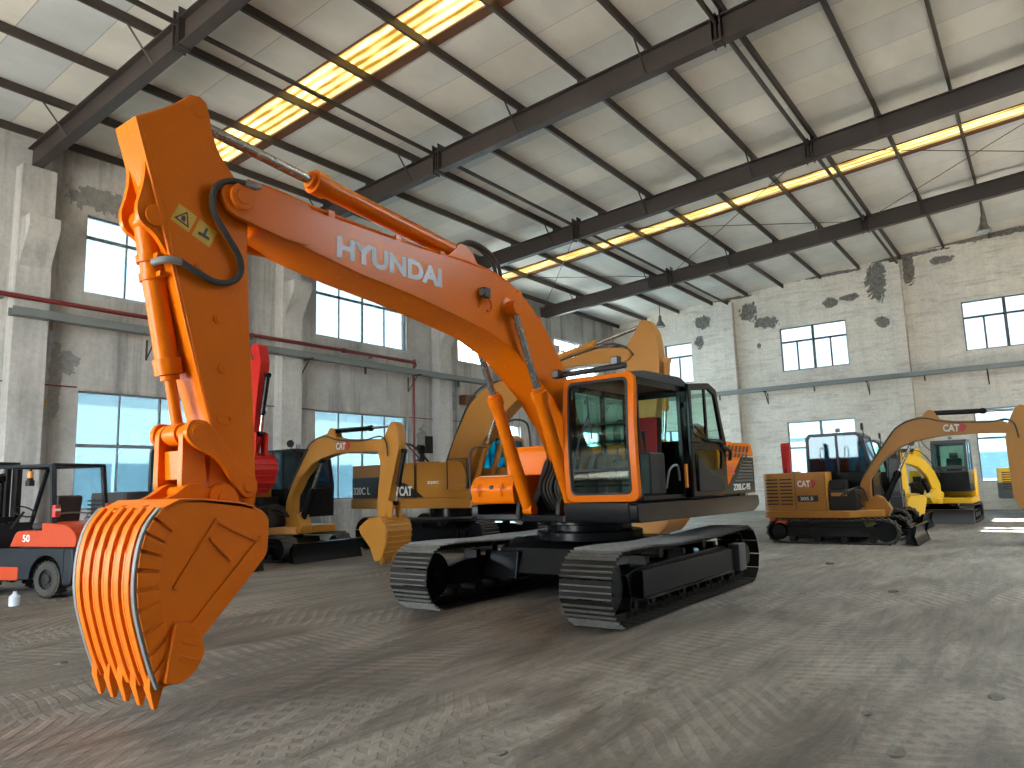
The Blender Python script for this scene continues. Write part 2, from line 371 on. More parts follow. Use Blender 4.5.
def inset(poly, d):
    n = len(poly); A = sum(poly[i][0] * poly[(i + 1) % n][1] - poly[(i + 1) % n][0] * poly[i][1] for i in range(n))
    s = 1 if A > 0 else -1; out = []
    for i in range(n):
        p0, p1, p2 = Vector(poly[i - 1]), Vector(poly[i]), Vector(poly[(i + 1) % n])
        e1 = (p1 - p0).normalized(); e2 = (p2 - p1).normalized()
        n1 = Vector((-e1.y, e1.x)) * s; n2 = Vector((-e2.y, e2.x)) * s
        bis = (n1 + n2); k = d / max(0.3, (1 + n1.dot(n2)) / 2 * 1.0) / 1.0
        out.append(tuple(p1 + bis * 0.5 * k))
    return out

def clip(poly, z, above=True):
    out = []; n = len(poly)
    for i in range(n):
        a = poly[i]; b = poly[(i + 1) % n]
        ia = (a[1] >= z) == above; ib = (b[1] >= z) == above
        if ia: out.append(a)
        if ia != ib:
            t = (z - a[1]) / (b[1] - a[1]); out.append((a[0] + (b[0] - a[0]) * t, z))
    return out

def obj(name, bm, mat, parent=None, bevel=0.0, smooth=35, seg=2):
    bmesh.ops.recalc_face_normals(bm, faces=bm.faces)
    me = bpy.data.meshes.new(name); bm.to_mesh(me); bm.free()
    me.materials.append(M[mat] if isinstance(mat, str) else mat)
    if smooth:
        me.polygons.foreach_set('use_smooth', [True] * len(me.polygons)); me.set_sharp_from_angle(angle=R(smooth))
    o = bpy.data.objects.new(name, me); COL.objects.link(o)
    if parent: o.parent = parent
    if bevel:
        b = o.modifiers.new('bevel', 'BEVEL'); b.width = bevel; b.segments = seg; b.limit_method = 'ANGLE'; b.angle_limit = R(40); b.harden_normals = True
    return o

def NB(): return bmesh.new()

def thing(name, label, cat, loc=(0, 0, 0), rz=0.0, group=None, scale=1.0):
    o = bpy.data.objects.new(name, None); COL.objects.link(o); o.empty_display_size = 0.2
    o.location = loc; o.rotation_euler = (0, 0, rz); o.scale = (scale,) * 3
    o['label'] = label; o['category'] = cat
    if group: o['group'] = group
    return o

def tag(o, label, cat, group=None):
    o['label'] = label; o['category'] = cat
    if group: o['group'] = group
    return o

def struct(name, bm, mat, parent=None, bevel=0, smooth=35):
    o = obj(name, bm, mat, parent, bevel, smooth)
    if not parent: o['kind'] = 'structure'
    return o

def sempty(name, loc=(0, 0, 0)):
    o = bpy.data.objects.new(name, None); COL.objects.link(o); o.location = loc; o['kind'] = 'structure'; return o

def text(name, s, mat, parent, loc, side, height, width=None, bold=0.012, ext=0.003, tilt=0.0, shear=0.0):
    """side: 'L' (faces +y), 'R' (faces -y), 'F' (faces +x); loc = left-bottom corner as read"""
    c = bpy.data.curves.new(name, 'FONT'); c.body = s; c.size = 1.0; c.offset = bold; c.extrude = ext / (height / 0.73); c.shear = shear
    c.materials.append(M[mat]); c.resolution_u = 3
    o = bpy.data.objects.new(name, c); COL.objects.link(o)
    bpy.context.view_layer.update()
    w = o.dimensions.x; k = height / 0.73; kx = k if width is None else width / w
    me = bpy.data.meshes.new_from_object(o.evaluated_get(bpy.context.evaluated_depsgraph_get())); bpy.data.objects.remove(o)
    o = bpy.data.objects.new(name, me); COL.objects.link(o)
    base = {'L': Matrix.Rotation(PI, 4, 'Z') @ Matrix.Rotation(PI / 2, 4, 'X'), 'R': Matrix.Rotation(PI / 2, 4, 'X'),
            'F': Matrix.Rotation(PI / 2, 4, 'Z') @ Matrix.Rotation(PI / 2, 4, 'X')}[side]
    o.parent = parent
    o.matrix_local = Matrix.Translation(loc) @ base @ Matrix.Rotation(tilt, 4, 'Z') @ Matrix.Diagonal((kx, k, k, 1))
    return o

# ------------------------------------------------------------------ the hall
WY, LX, BX, RY = 19.6, 36.7, -9.0, -21.0       # left wall, end wall, rear wall, right wall
RIDGE = -1.5
def roofz(y): return 10.55 + 0.068 * (WY - max(y, RIDGE)) - 0.068 * max(0, RIDGE - y)

def holed(bm, a0, a1, b0, b1, holes, d0, d1, axis):
    """a wall slab between depths d0,d1 with rectangular holes (ah0,ah1,bh0,bh1)"""
    A = sorted({a0, a1} | {h[0] for h in holes} | {h[1] for h in holes}); B = sorted({b0, b1} | {h[2] for h in holes} | {h[3] for h in holes})
    vt = {}
    def v(i, j, d):
        k = (i, j, d)
        if k not in vt: vt[k] = bm.verts.new(V3(axis, A[i], B[j], d))
        return vt[k]
    def solid(i, j):
        if i < 0 or j < 0 or i >= len(A) - 1 or j >= len(B) - 1: return False
        ca, cb = (A[i] + A[i + 1]) / 2, (B[j] + B[j + 1]) / 2
        return not any(h[0] < ca < h[1] and h[2] < cb < h[3] for h in holes)
    for i in range(len(A) - 1):
        for j in range(len(B) - 1):
            if not solid(i, j): continue
            for d in (d0, d1): bm.faces.new((v(i, j, d), v(i + 1, j, d), v(i + 1, j + 1, d), v(i, j + 1, d)))
            for (di, dj, e) in ((-1, 0, ((i, j), (i, j + 1))), (1, 0, ((i + 1, j), (i + 1, j + 1))), (0, -1, ((i, j), (i + 1, j))), (0, 1, ((i, j + 1), (i + 1, j + 1)))):
                if not solid(i + di, j + dj):
                    (p, q) = e; bm.faces.new((v(*p, d0), v(*q, d0), v(*q, d1), v(*p, d1)))

# windows: left wall
COLX = [6.8, 14.25, 21.6, 29.1]
LW = []
for x0 in (8.1, 15.5, 22.9, 30.4):
    LW.append((x0, x0 + 4.35, 6.87, 8.97)); LW.append((x0, x0 + 4.35, 1.30, 4.31))
LW = [w for w in LW if w[1] < 36]
bm = NB(); holed(bm, BX - .3, LX + .3, -0.2, 10.6, LW + [(-8.2, -5.2, 0.0, 5.0)], WY, WY + 0.3, 'y'); struct('wall_left', bm, 'wall_left', smooth=0)  # hole near the rear: unseen doorway added to let daylight in
# end wall with sloping top
EW = []
for y0 in (14.9, 7.15, -0.65):
    EW.append((y0, y0 + (3.1 if y0 > 0 else 3.1), 6.80, 8.98)); EW.append((y0, y0 + 3.1, 1.15, 4.27))
bm = NB(); holed(bm, RY, WY, -0.2, 10.3, EW, LX, LX + 0.3, 'x')
prism(bm, [(WY, 10.3), (WY, roofz(WY)), (RIDGE, roofz(RIDGE)), (RY, roofz(RY)), (RY, 10.3)], LX, LX + 0.3, 'x')
struct('wall_end', bm, 'wall_end', smooth=0)
# right wall; rear wall with an unseen doorway added to light the hall
DOORR = []
RW = DOORR
bm = NB(); holed(bm, BX - .3, LX + .3, -0.2, roofz(RY), RW, RY - 0.3, RY, 'y'); struct('wall_right', bm, 'wall_end', smooth=0)
ADDED_DOORB = [(5.0, 12.4, 0.0, 6.5)]
bm = NB(); holed(bm, RY, WY, -0.2, 10.3, ADDED_DOORB, BX - 0.3, BX, 'x')
prism(bm, [(WY, 10.3), (WY, roofz(WY)), (RIDGE, roofz(RIDGE)), (RY, roofz(RY)), (RY, 10.3)], BX - .3, BX, 'x')
struct('wall_rear', bm, 'wall_end', smooth=0)
bm = NB(); box(bm, BX - .3, LX + .3, RY - .3, WY + .3, -0.2, 0.0); struct('floor', bm, 'floor', smooth=0)
bm = NB()
holed(bm, -80, 110, -100, 110, [(BX - .3, LX + .3, RY - .3, WY + .3)], -0.2, -0.05, 'z'); struct('ground_outside', bm, 'yard', smooth=0)

# roof: sheets with two translucent strips across the slope
SKY = [(9.75, 10.72), (24.28, 25.05)]
bm = NB()
xs = [BX - .3, 9.75, 10.72, 24.28, 25.05, LX + .3]
# unseen roof openings, added right of view to let in sun and sky
ADDED_ROOF_HOLES = [(15.0, 21.6, -10.5, -3.5), (12.6, 14.4, -3.4, -1.9), (17.3, 19.2, -3.4, -1.9)]
def roofslab(bm, x0, x1, t=0.12, z=0.0):
    xs_ = sorted({x0, x1} | {v for h in ADDED_ROOF_HOLES for v in h[:2] if x0 < v < x1}); ys_ = sorted({RIDGE, RY - .3} | {v for h in ADDED_ROOF_HOLES for v in h[2:]})
    prism(bm, [(WY + .3, roofz(WY) + z), (RIDGE, roofz(RIDGE) + z), (RIDGE, roofz(RIDGE) + t + z), (WY + .3, roofz(WY) + t + z)], x0, x1, 'x')
    for xa, xb in zip(xs_, xs_[1:]):
        for yb, ya in zip(ys_, ys_[1:]):
            if any(h[0] < (xa + xb) / 2 < h[1] and h[2] < (ya + yb) / 2 < h[3] for h in ADDED_ROOF_HOLES): continue
            prism(bm, [(ya, roofz(ya) + z), (yb, roofz(yb) + z), (yb, roofz(yb) + t + z), (ya, roofz(ya) + t + z)], xa, xb, 'x')
for a, b in ((BX - .3, 9.75), (10.72, 24.28), (25.05, LX + .3)): roofslab(bm, a, b)
struct('ceiling', bm, 'ceiling', smooth=0)
for i, (a, b) in enumerate(SKY):
    bm = NB(); roofslab(bm, a, b, 0.006, 0.06); struct('roof_panel', bm, 'skylight', smooth=0)
    # brown edging along the strips
    bm = NB()
    for xe in (a - 0.03, b + 0.005):
        prism(bm, [(WY, roofz(WY) - .03), (RIDGE, roofz(RIDGE) - .03), (RIDGE, roofz(RIDGE) + .06), (WY, roofz(WY) + .06)], xe, xe + 0.03, 'x')
    prism(bm, [(WY, roofz(WY) - .02), (RIDGE, roofz(RIDGE) - .02), (RIDGE, roofz(RIDGE)), (WY, roofz(WY))], b + .03, b + .28, 'x')
    struct('roof_trim', bm, 'rust', smooth=0)

# rafters: tapered I-beams on each column line
RAFX = [-0.9, 6.75, 14.1, 21.35, 29.2]
PY_ = [19.2, 17.45, 15.5, 13.6, 11.7, 9.9, 8.1, 6.35, 4.58, 2.85, 1.1, -0.65]
TIES = [12.65, 4.7, -3.2, -11.2]
for x in RAFX:
    bm = NB()
    for (ya, yb) in ((WY - 0.02, RIDGE), (RY + 0.02, RIDGE)):
        def seg(o0, o1, w):
            prism(bm, [(ya, roofz(ya) - o0), (yb, roofz(yb) - o0), (yb, roofz(yb) - o1), (ya, roofz(ya) - o1)], x - w / 2, x + w / 2, 'x')
        seg(0.30, 0.325, 0.24); seg(0.325, 0.85, 0.012); seg(0.85, 0.88, 0.24)
    for y in PY_: box(bm, x - .05, x + .05, y - .03, y + .03, roofz(y) - .30, roofz(y) - .17)
    for y in TIES:
        z = roofz(y); box(bm, x - .12, x + .12, y - .012, y + .012, z - .83, z - .21)
        for s in (-.10, .10): box(bm, x - .14, x + .14, y + s - .012, y + s + .012, z - .92, z - .10)
        for s in (-.07, .07): cyl(bm, (x + s, y - .14, z - .8), (x + s, y + .14, z - .8), .02, n=8); cyl(bm, (x + s, y - .14, z - .3), (x + s, y + .14, z - .3), .02, n=8)
    struct('roof_beam', bm, 'beam', smooth=0)
# purlins: C sections along the hall
PY = [19.2, 17.45, 15.5, 13.6, 11.7, 9.9, 8.1, 6.35, 4.58, 2.85, 1.1, -0.65, -2.4, -4.2, -6.0, -7.8, -9.6, -11.5, -13.4, -15.3, -17.2, -19.2]
for y in PY:
    z = roofz(y); bm = NB(); w, h, t = 0.075, 0.19, 0.012
    prism(bm, [(y - w / 2, z - h), (y + w / 2, z - h), (y + w / 2, z - h + .03), (y + w / 2 - t, z - h + .03), (y + w / 2 - t, z - h + t), (y - w / 2 + t, z - h + t),
               (y - w / 2 + t, z - t), (y + w / 2, z - t), (y + w / 2, z - .001), (y - w / 2, z - .001)], BX, LX, 'x')
    struct('purlin_beam', bm, 'purlin', smooth=0)
# tubular ties between rafters
for y in TIES:
    z = roofz(y) - .40; bm = NB(); cyl(bm, (BX, y, z), (LX, y, z), 0.055, n=14); struct('tie_beam', bm, 'purlin')
# fly braces from purlin down to the rafter's lower flange
for x in RAFX:
    for k, y in enumerate(PY):
        if k % 2 == 1 and y > -5:
            z = roofz(y)
            for s in (-1, 1):
                bm = NB(); cyl(bm, (x + s * .62, y, z - .17), (x + s * .06, y, z - .82), .022, n=6); struct('brace_beam', bm, 'purlin')
# cross rods in the bay before the end wall
for (x0, y0, x1, y1) in ((21.4, 12.65, 29.1, 4.7), (29.1, 12.65, 21.4, 4.7), (21.4, 19.4, 29.1, 12.65), (29.1, 19.4, 21.4, 12.65), (21.4, 4.7, 29.1, -3.2), (29.1, 4.7, 21.4, -3.2)):
    bm = NB(); cyl(bm, (x0, y0, roofz(y0) - .5), (x1, y1, roofz(y1) - .5), .014, n=6); struct('rod_beam', bm, 'purlin')
bm = NB(); box(bm, 25.1, 25.13, 1.0, 19, 0, 0.02); bm.free()

# columns on the left wall with crane corbels
for x in COLX:
    e = sempty('pillar', (x, WY, 0))
    bm = NB(); box(bm, -.38, .38, -.42, -.001, 0, 9.68); struct('pillar_shell', bm, 'pillar_left', e, .01)
    bm = NB(); prism(bm, [(-.415, 8.30), (-.92, 8.30), (-.92, 8.0), (-.415, 7.12)], -.34, .34, 'x'); struct('pillar_corbel', bm, 'pillar_left', e, .01)
for y in (12.72, 4.88, -3.0):
    e = sempty('pillar', (LX, y, 0))
    bm = NB(); box(bm, -.36, -.001, -.27, .27, 0, roofz(y) - .32); struct('pillar_shell', bm, 'pillar_end', e, .01)
    bm = NB(); box(bm, -.30, -.001, -.12, .12, roofz(y) - .31, roofz(y) - .19); struct('pillar_bracket', bm, 'rust', e)

# windows
wi = [0]
def window(axis, a0, a1, b0, b1, d, transom, mulls, lowmulls, glass, frame, upper_open=False):
    wi[0] += 1
    e = sempty('window_%d' % wi[0]); t = 0.05
    def sgn(x): return x
    bm = NB(); ring(bm, [(a0, b0), (a1, b0), (a1, b1), (a0, b1)], [(a0 + t, b0 + t), (a1 - t, b0 + t), (a1 - t, b1 - t), (a0 + t, b1 - t)], d, d + .07, axis)
    struct('window_frame', bm, frame, e)
    bm = NB()
    def bar(p0, p1, q0, q1, dd=.06):
        prism(bm, [(p0, q0), (p1, q0), (p1, q1), (p0, q1)], d + .005, d + dd, axis)
    bar(a0 + t, a1 - t, transom - .045, transom + .045)
    for f, w in mulls:
        x = a0 + (a1 - a0) * f; bar(x - w / 2, x + w / 2, transom + .045, b1 - t)
    for f, w in lowmulls:
        x = a0 + (a1 - a0) * f; bar(x - w / 2, x + w / 2, b0 + t, transom - .045)
    struct('window_mullion', bm, frame, e)
    bm = NB(); prism(bm, [(a0 + t, b0 + t), (a1 - t, b0 + t), (a1 - t, b1 - t), (a0 + t, b1 - t)], d + .03, d + .036, axis)
    struct('window_glass', bm, glass, e)
MU = [(.25, .035), (.5, .07), (.75, .035)]
for (x0, x1, z0, z1) in LW:
    window('y', x0, x1, z0, z1, WY + .10, z1 - .58 if z0 > 5 else 2.92, MU if z0 > 5 else [(.25, .035), (.5, .06), (.75, .035)], MU, 'win_glass' if x0 < 20 else 'clear_glass', 'frame')
    bm = NB(); box(bm, x0 - .03, x1 + .03, WY - .03, WY + .10, z0 - .05, z0 - .001); struct('trim_%d' % wi[0], bm, 'pillar_left')
for (y0, y1, z0, z1) in EW:
    window('x', y0, y1, z0, z1, LX + .10, z1 - .72 if z0 > 5 else 3.0, [(.5, .12)], [(.25, .07), (.5, .12), (.75, .07)] if z0 > 5 else [(.5, .09)], 'end_glass' if z0 > 5 else 'win_glass', 'frame_dark' if z0 > 5 else 'frame')

# yard outside: pale factory blocks seen through the windows
def factory(name, label, x0, x1, y0, y1, h, face):
    t = thing(name, label, 'building', ((x0 + x1) / 2, (y0 + y1) / 2, -.05))
    cx, cy = (x0 + x1) / 2, (y0 + y1) / 2
    bm = NB(); box(bm, x0 - cx, x1 - cx, y0 - cy, y1 - cy, 0, h); obj('wall', bm, 'facade', t, 0, 0)
    bm = NB(); box(bm, x0 - cx - .3, x1 - cx + .3, y0 - cy - .3, y1 - cy + .3, h, h + .5); obj('roof', bm, 'facade', t, 0, 0)
    for lev in range(int(h // 4)):
        z0 = 1.2 + lev * 4
        if face == 'y':
            x = x0 + 1.5
            while x < x1 - 4:
                bm = NB(); box(bm, x - cx, x + 3.4 - cx, y0 - cy - .06, y0 - cy - .01, z0, z0 + 1.9)
                w = obj('window', bm, 'facade_win', t, 0, 0)
                bm = NB()
                for q in (0, .5, 1): box(bm, x - cx + 3.4 * q - .05, x - cx + 3.4 * q + .05, y0 - cy - .1, y0 - cy - .06, z0, z0 + 1.9)
                obj('window_frame', bm, 'facade', w, 0, 0); x += 6
        else:
            y = y0 + 1.5
            while y < y1 - 4:
                bm = NB(); box(bm, x0 - cx - .06, x0 - cx - .01, y - cy, y + 3.4 - cy, z0, z0 + 1.9); obj('window', bm, 'facade_win', t, 0, 0); y += 6
factory('factory_building', 'pale blue two-storey factory block outside the left windows', -12, 62, 33, 46, 6.6, 'y')
factory('factory_building', 'low pale block in the yard outside the end wall windows', 66, 80, -24, 36, 5.0, 'x')

# services on the walls
t = thing('water_pipe', 'dark red steel water pipe running along the left wall and dropping to the floor', 'pipe', (BX + .02, 19.08, 6.35))
bm = NB(); X0 = BX + .24
tube(bm, [(0, 0, 0), (19.97 - X0 - .12, 0, 0)], .06, 12, smooth=False); obj('pipe_run', bm, 'pipe_red', t)
bm = NB(); tube(bm, [(19.97 - X0 - .12, 0, 0), (19.97 - X0, 0, -.03), (19.97 - X0 + .02, 0, -.16), (19.97 - X0 + .02, 0.1, -.3), (19.97 - X0 + .02, .12, -5.2)], .05, 12, 5); obj('drop_pipe', bm, 'pipe_red', t)
for x in (2.5, 9.9, 16.5):
    bm = NB(); cyl(bm, (x - X0 - .06, 0, 0), (x - X0 + .06, 0, 0), .085, n=14); obj('coupling', bm, 'pipe_red', t)
for x in (-5, -.2, 6.35, 12.9, 17.7):
    bm = NB(); prism(bm, [(x - X0 - .03, -.07), (x - X0 + .03, -.07), (x - X0 + .03, -.12), (x - X0 - .03, -.12)], -.1, .09, 'y'); obj('bracket', bm, 'tray', t)
def cable_tray(name, label, pts, n, wall):
    a, b = pts; t = thing(name, label, 'cable tray', (a[0], a[1], 5.86))
    L = (Vector((b[0], b[1])) - Vector((a[0], a[1]))).length
    t.rotation_euler = (0, 0, math.atan2(b[1] - a[1], b[0] - a[0]))
    s = wall  # side on which the wall lies: +1 = +y local
    bm = NB(); prism(bm, [(-.14, 0), (.14, 0), (.14, .2), (.125, .2), (.125, .015), (-.125, .015), (-.125, .2), (-.14, .2)], 0, L, 'x'); obj('channel', bm, 'tray', t)
    for k in range(n):
        x = L * (k + .35) / n
        bm = NB()
        if k % 2:
            box(bm, x - .02, x + .02, s * .14 - (.46 if s > 0 else 0), s * .14 + (.46 if s < 0 else 0) , -.06, -.001)
            box(bm, x - .02, x + .02, s * .36, s * .40, -.62, -.061)
            cyl(bm, (x, s * .38, -.6), (x, -s * .10, -.06), .02, n=6)
        else:
            box(bm, x - .03, x + .03, -.03, .03, -.24, -.001)
        obj('bracket', bm, 'purlin', t)
cable_tray('cable_tray', 'long grey metal cable tray under the red pipe on the left wall', ((6.3, 19.0), (36.3, 19.0)), 12, 1)
cable_tray('cable_tray', 'grey metal cable tray crossing the peeling end wall', ((36.2, 18.8), (36.2, -4.4)), 10, 1)
for i, (x0, x1, z) in enumerate(((4.9, 8.05, 4.38), (12.5, 15.45, 4.3), (19.9, 22.85, 4.3))):
    bm = NB(); cyl(bm, (x0, 19.57, z), (x1, 19.57, z), .018, n=8); o = obj('conduit', bm, 'pipe_red'); tag(o, ['thin red conduit on the bare left wall at the photo edge', 'thin red conduit on the left wall between the two lower windows', 'thin red conduit on the left wall beyond the drop pipe'][i], 'conduit')
bm = NB(); box(bm, 22.9, 23.6, 19.25, 19.6, 5.0, 5.4); o = obj('electrical_box', bm, 'rust', bevel=.01); tag(o, 'small rusty brown box on the left wall above the louvred vent', 'box')
t = thing('louvred_vent', 'grey louvred vent below the rusty box on the left wall', 'vent', (24.1, 19.55, 3.5))
bm = NB(); ring(bm, [(-.75, 0), (.75, 0), (.75, 1.5), (-.75, 1.5)], [(-.68, .07), (.68, .07), (.68, 1.43), (-.68, 1.43)], -.12, .04, 'y'); obj('frame', bm, 'dark_grey', t)
for k in range(10):
    bm = NB(); z = .09 + k * .134; prism(bm, [(-.1, z), (-.085, z), (0, z + .12), (-.015, z + .12)], -.68, .68, 'x'); obj('louvre', bm, 'tray', t)
bm = NB(); cyl(bm, (0, 0, 0), (.1, 0, .0), .07, n=16); o = obj('wall_socket', bm, 'decal_yellow'); o.location = (7.3, 19.5, 3.9); o.rotation_euler = (0, 0, R(90)); tag(o, 'small round brown fitting on the left wall left of the tall window', 'fitting')
for i, (x, y, lab) in enumerate(((31.6, 1.1, 'metal cone pendant lamp under the roof at the right of the end wall'), (34.2, 15.5, 'metal cone pendant lamp under the roof near the far left corner'))):
    z = roofz(y); t = thing('pendant_lamp', lab, 'lamp', (x, y, z - .19), group=None)
    bm = NB(); cyl(bm, (0, 0, 0), (0, 0, -.55), .02, n=8); obj('stem', bm, 'purlin', t)
    bm = NB(); cyl(bm, (0, 0, -.55), (0, 0, -.75), .07, .09, 16); obj('gear_housing', bm, 'alu', t)
    bm = NB(); cyl(bm, (0, 0, -1.12), (0, 0, -.751), .27, .07, 28); obj('lamp_shade', bm, 'alu', t)
    bm = NB(); cyl(bm, (0, 0, -1.135), (0, 0, -1.121), .25, n=28); obj('lens', bm, 'lens', t)

# loose things on the floor
bm = NB(); prism(bm, [(-.5, 0), (.5, 0), (.56, .35), (.55, .85), (.44, 1.1), (-.4, 1.12), (-.55, .8), (-.57, .3)], -.14, .14)
o = obj('concrete_slab', bm, 'tray', bevel=.03); o.location = (14.6, 18.7, 0.0); o.rotation_euler = (R(-14), 0, R(8)); tag(o, 'rounded grey slab leaning on the left wall behind the tan excavator', 'slab')
def lump(r, sx=1, sy=1, sz=.5, seed=0):
    rnd = random.Random(seed); bm = NB(); bmesh.ops.create_icosphere(bm, subdivisions=2, radius=r)
    for v in bm.verts:
        k = 1 + rnd.uniform(-.22, .22); v.co = Vector((v.co.x * sx * k, v.co.y * sy * k, max(v.co.z * sz * k, -r * .1) + r * .1))
    return bm
rub = random.Random(3)
for k in range(14):
    o = obj('rubble_stone', lump(rub.uniform(.07, .15), 1.2, .9, .6, k), 'stone', smooth=0); o.location = (11.6 + k * .33, 18.9 + rub.uniform(-.35, .3), 0); tag(o, 'grey rubble stone in the heap against the left wall', 'stone', 'rubble heaped against the left wall')

# ------------------------------------------------------------------ machine parts
def track_loop(xf, xr, zc, r, sag=0.0, n=400):
    """closed side path of a crawler track (x,z) anticlockwise seen from -y, plus sampler by arc length"""
    P = []
    for i in range(40): a = -PI / 2 + PI * i / 39; P.append((xf + r * math.cos(a), zc + r * math.sin(a)))
    for i in range(1, 40):
        t = i / 40; P.append((xf + (xr - xf) * t, zc + r - sag * math.sin(PI * t) ** 2 * (1 - .35 * math.cos(4 * PI * t))))
    for i in range(40): a = PI / 2 + PI * i / 39; P.append((xr + r * math.cos(a), zc + r * math.sin(a)))
    for i in range(1, 40): t = i / 40; P.append((xr + (xf - xr) * t, zc - r))
    P.append(P[0]); D = [0]
    for a, b in zip(P, P[1:]): D.append(D[-1] + math.dist(a, b))
    def at(s):
        s %= D[-1]; i = max(k for k in range(len(D)) if D[k] <= s); i = min(i, len(P) - 2)
        t = (s - D[i]) / max(1e-9, D[i + 1] - D[i]); a, b = P[i], P[i + 1]
        return (a[0] + (b[0] - a[0]) * t, a[1] + (b[1] - a[1]) * t), math.atan2(b[1] - a[1], b[0] - a[0])
    return at, D[-1], P

def steel_track(root, yc, w, xf, xr, zc, r, side, shoes=49, hi=0.0, body='black', shoe_mat='steel_dark'):
    """track = part; shoes, idler, sprocket, rollers, frame rail = sub-parts"""
    bm = NB()
    # welded roller frame (the part itself)
    fy = .17
    prism(bm, [(xf - .35, zc - .16), (xf - .25, zc + .10), (xf - .55, zc + .16), (xr + .75, zc + .20), (xr + .45, zc + .12), (xr + .40, zc - .16)], yc - fy, yc + fy)
    so = yc + side * fy
    prism(bm, [(xf - .45, zc - .17), (xr + .62, zc - .17), (xr + .62, zc + .14), (xf - .45, zc + .14)], min(so, so + side * .11), max(so, so + side * .11))
    prism(bm, [(xf - .45, zc - .185), (xr + .62, zc - .185), (xr + .62, zc - .165), (xf - .45, zc - .165)], min(so, so + side * .15), max(so, so + side * .15))
    for k in range(3):
        x = xr + .9 + k * (xf - xr - 1.6) / 2.2
        prism(bm, [(x - .05, zc + .14), (x + .05, zc + .14), (x + .05, zc + r - .16), (x - .05, zc + r - .16)], yc - .12, yc + .12)
    t = obj('track', bm, body, root, .012)
    at, L, P = track_loop(xf, xr, zc, r - .03, .035)
    # master shoe
    pitch = L / shoes; pw = pitch * .93
    bm = NB(); box(bm, -pw / 2, pw / 2, -w / 2, w / 2, -.004, .010)
    for y in (-.09, .09): box(bm, -pw * .5, pw * .5, y - .025, y + .025, .009, .075)
    for x in (-pw * .46, -pw * .13, pw * .20):
        n0 = len(bm.faces); prism(bm, [(x - .0045, -.034), (x + .0045, -.034), (x + .008, -.003), (x - .008, -.003)], -w / 2 + .004, w / 2 - .004)
        bm.faces.ensure_lookup_table()
        for f in bm.faces[n0:]: f.material_index = 1
    me = None
    for k in range(shoes):
        (x, z), a = at(k * pitch)
        if me is None:
            o = obj('track_shoe', bm, shoe_mat, t, 0); me = o.data; me.materials.append(M['grouser'])
        else:
            o = bpy.data.objects.new('track_shoe', me); COL.objects.link(o); o.parent = t
        o.location = (x, yc, z); o.rotation_euler = (0, -a, 0)
    # wheels
    ri = r - .13
    bm = NB(); cyl(bm, (xf, yc - .10, zc), (xf, yc + .10, zc), ri, n=36); cyl(bm, (xf, yc - .17, zc), (xf, yc + .17, zc), ri * .35, n=20)
    cyl(bm, (xf, yc + side * .10, zc), (xf, yc + side * .13, zc), ri * .9, ri * .8, 36); obj('idler', bm, body, t, .01)
    bm = NB(); g = []
    for k in range(22):
        a0 = 2 * PI * k / 22
        for da, rr in ((0, ri - .03), (.07, ri + .03), (.15, ri + .03), (.22, ri - .03)): g.append((xr + rr * math.cos(a0 + da), zc + rr * math.sin(a0 + da)))
    prism(bm, g, yc - .03, yc + .03); cyl(bm, (xr, yc - side * .05, zc), (xr, yc + side * .24, zc), ri * .74, ri * .66, 32); cyl(bm, (xr, yc + side * .24, zc), (xr, yc + side * .27, zc), ri * .5, n=24)
    obj('sprocket', bm, body, t)
    bm = NB(); box(bm, xr + .22, xr + .52, min(so, so + side * .17), max(so, so + side * .17), zc - .20, zc + .20); obj('guard_block', bm, 'dark_grey', t, .02)
    n = 8
    for k in range(n):
        x = xr + .42 + (xf - xr - .84) * k / (n - 1)
        bm = NB(); cyl(bm, (x, yc - .15, zc - r + .185), (x, yc + .15, zc - r + .185), .085, n=20)
        for s in (-1, 1): cyl(bm, (x, yc + s * .15, zc - r + .185), (x, yc + s * .19, zc - r + .185), .05, n=14)
        obj('bottom_roller', bm, 'matt_black', t)
    for x in (xr + (xf - xr) * .33, xr + (xf - xr) * .68):
        bm = NB(); cyl(bm, (x, yc - .13, zc + r - .16), (x, yc + .13, zc + r - .16), .065, n=18); obj('carrier_roller', bm, 'matt_black', t)
    return t

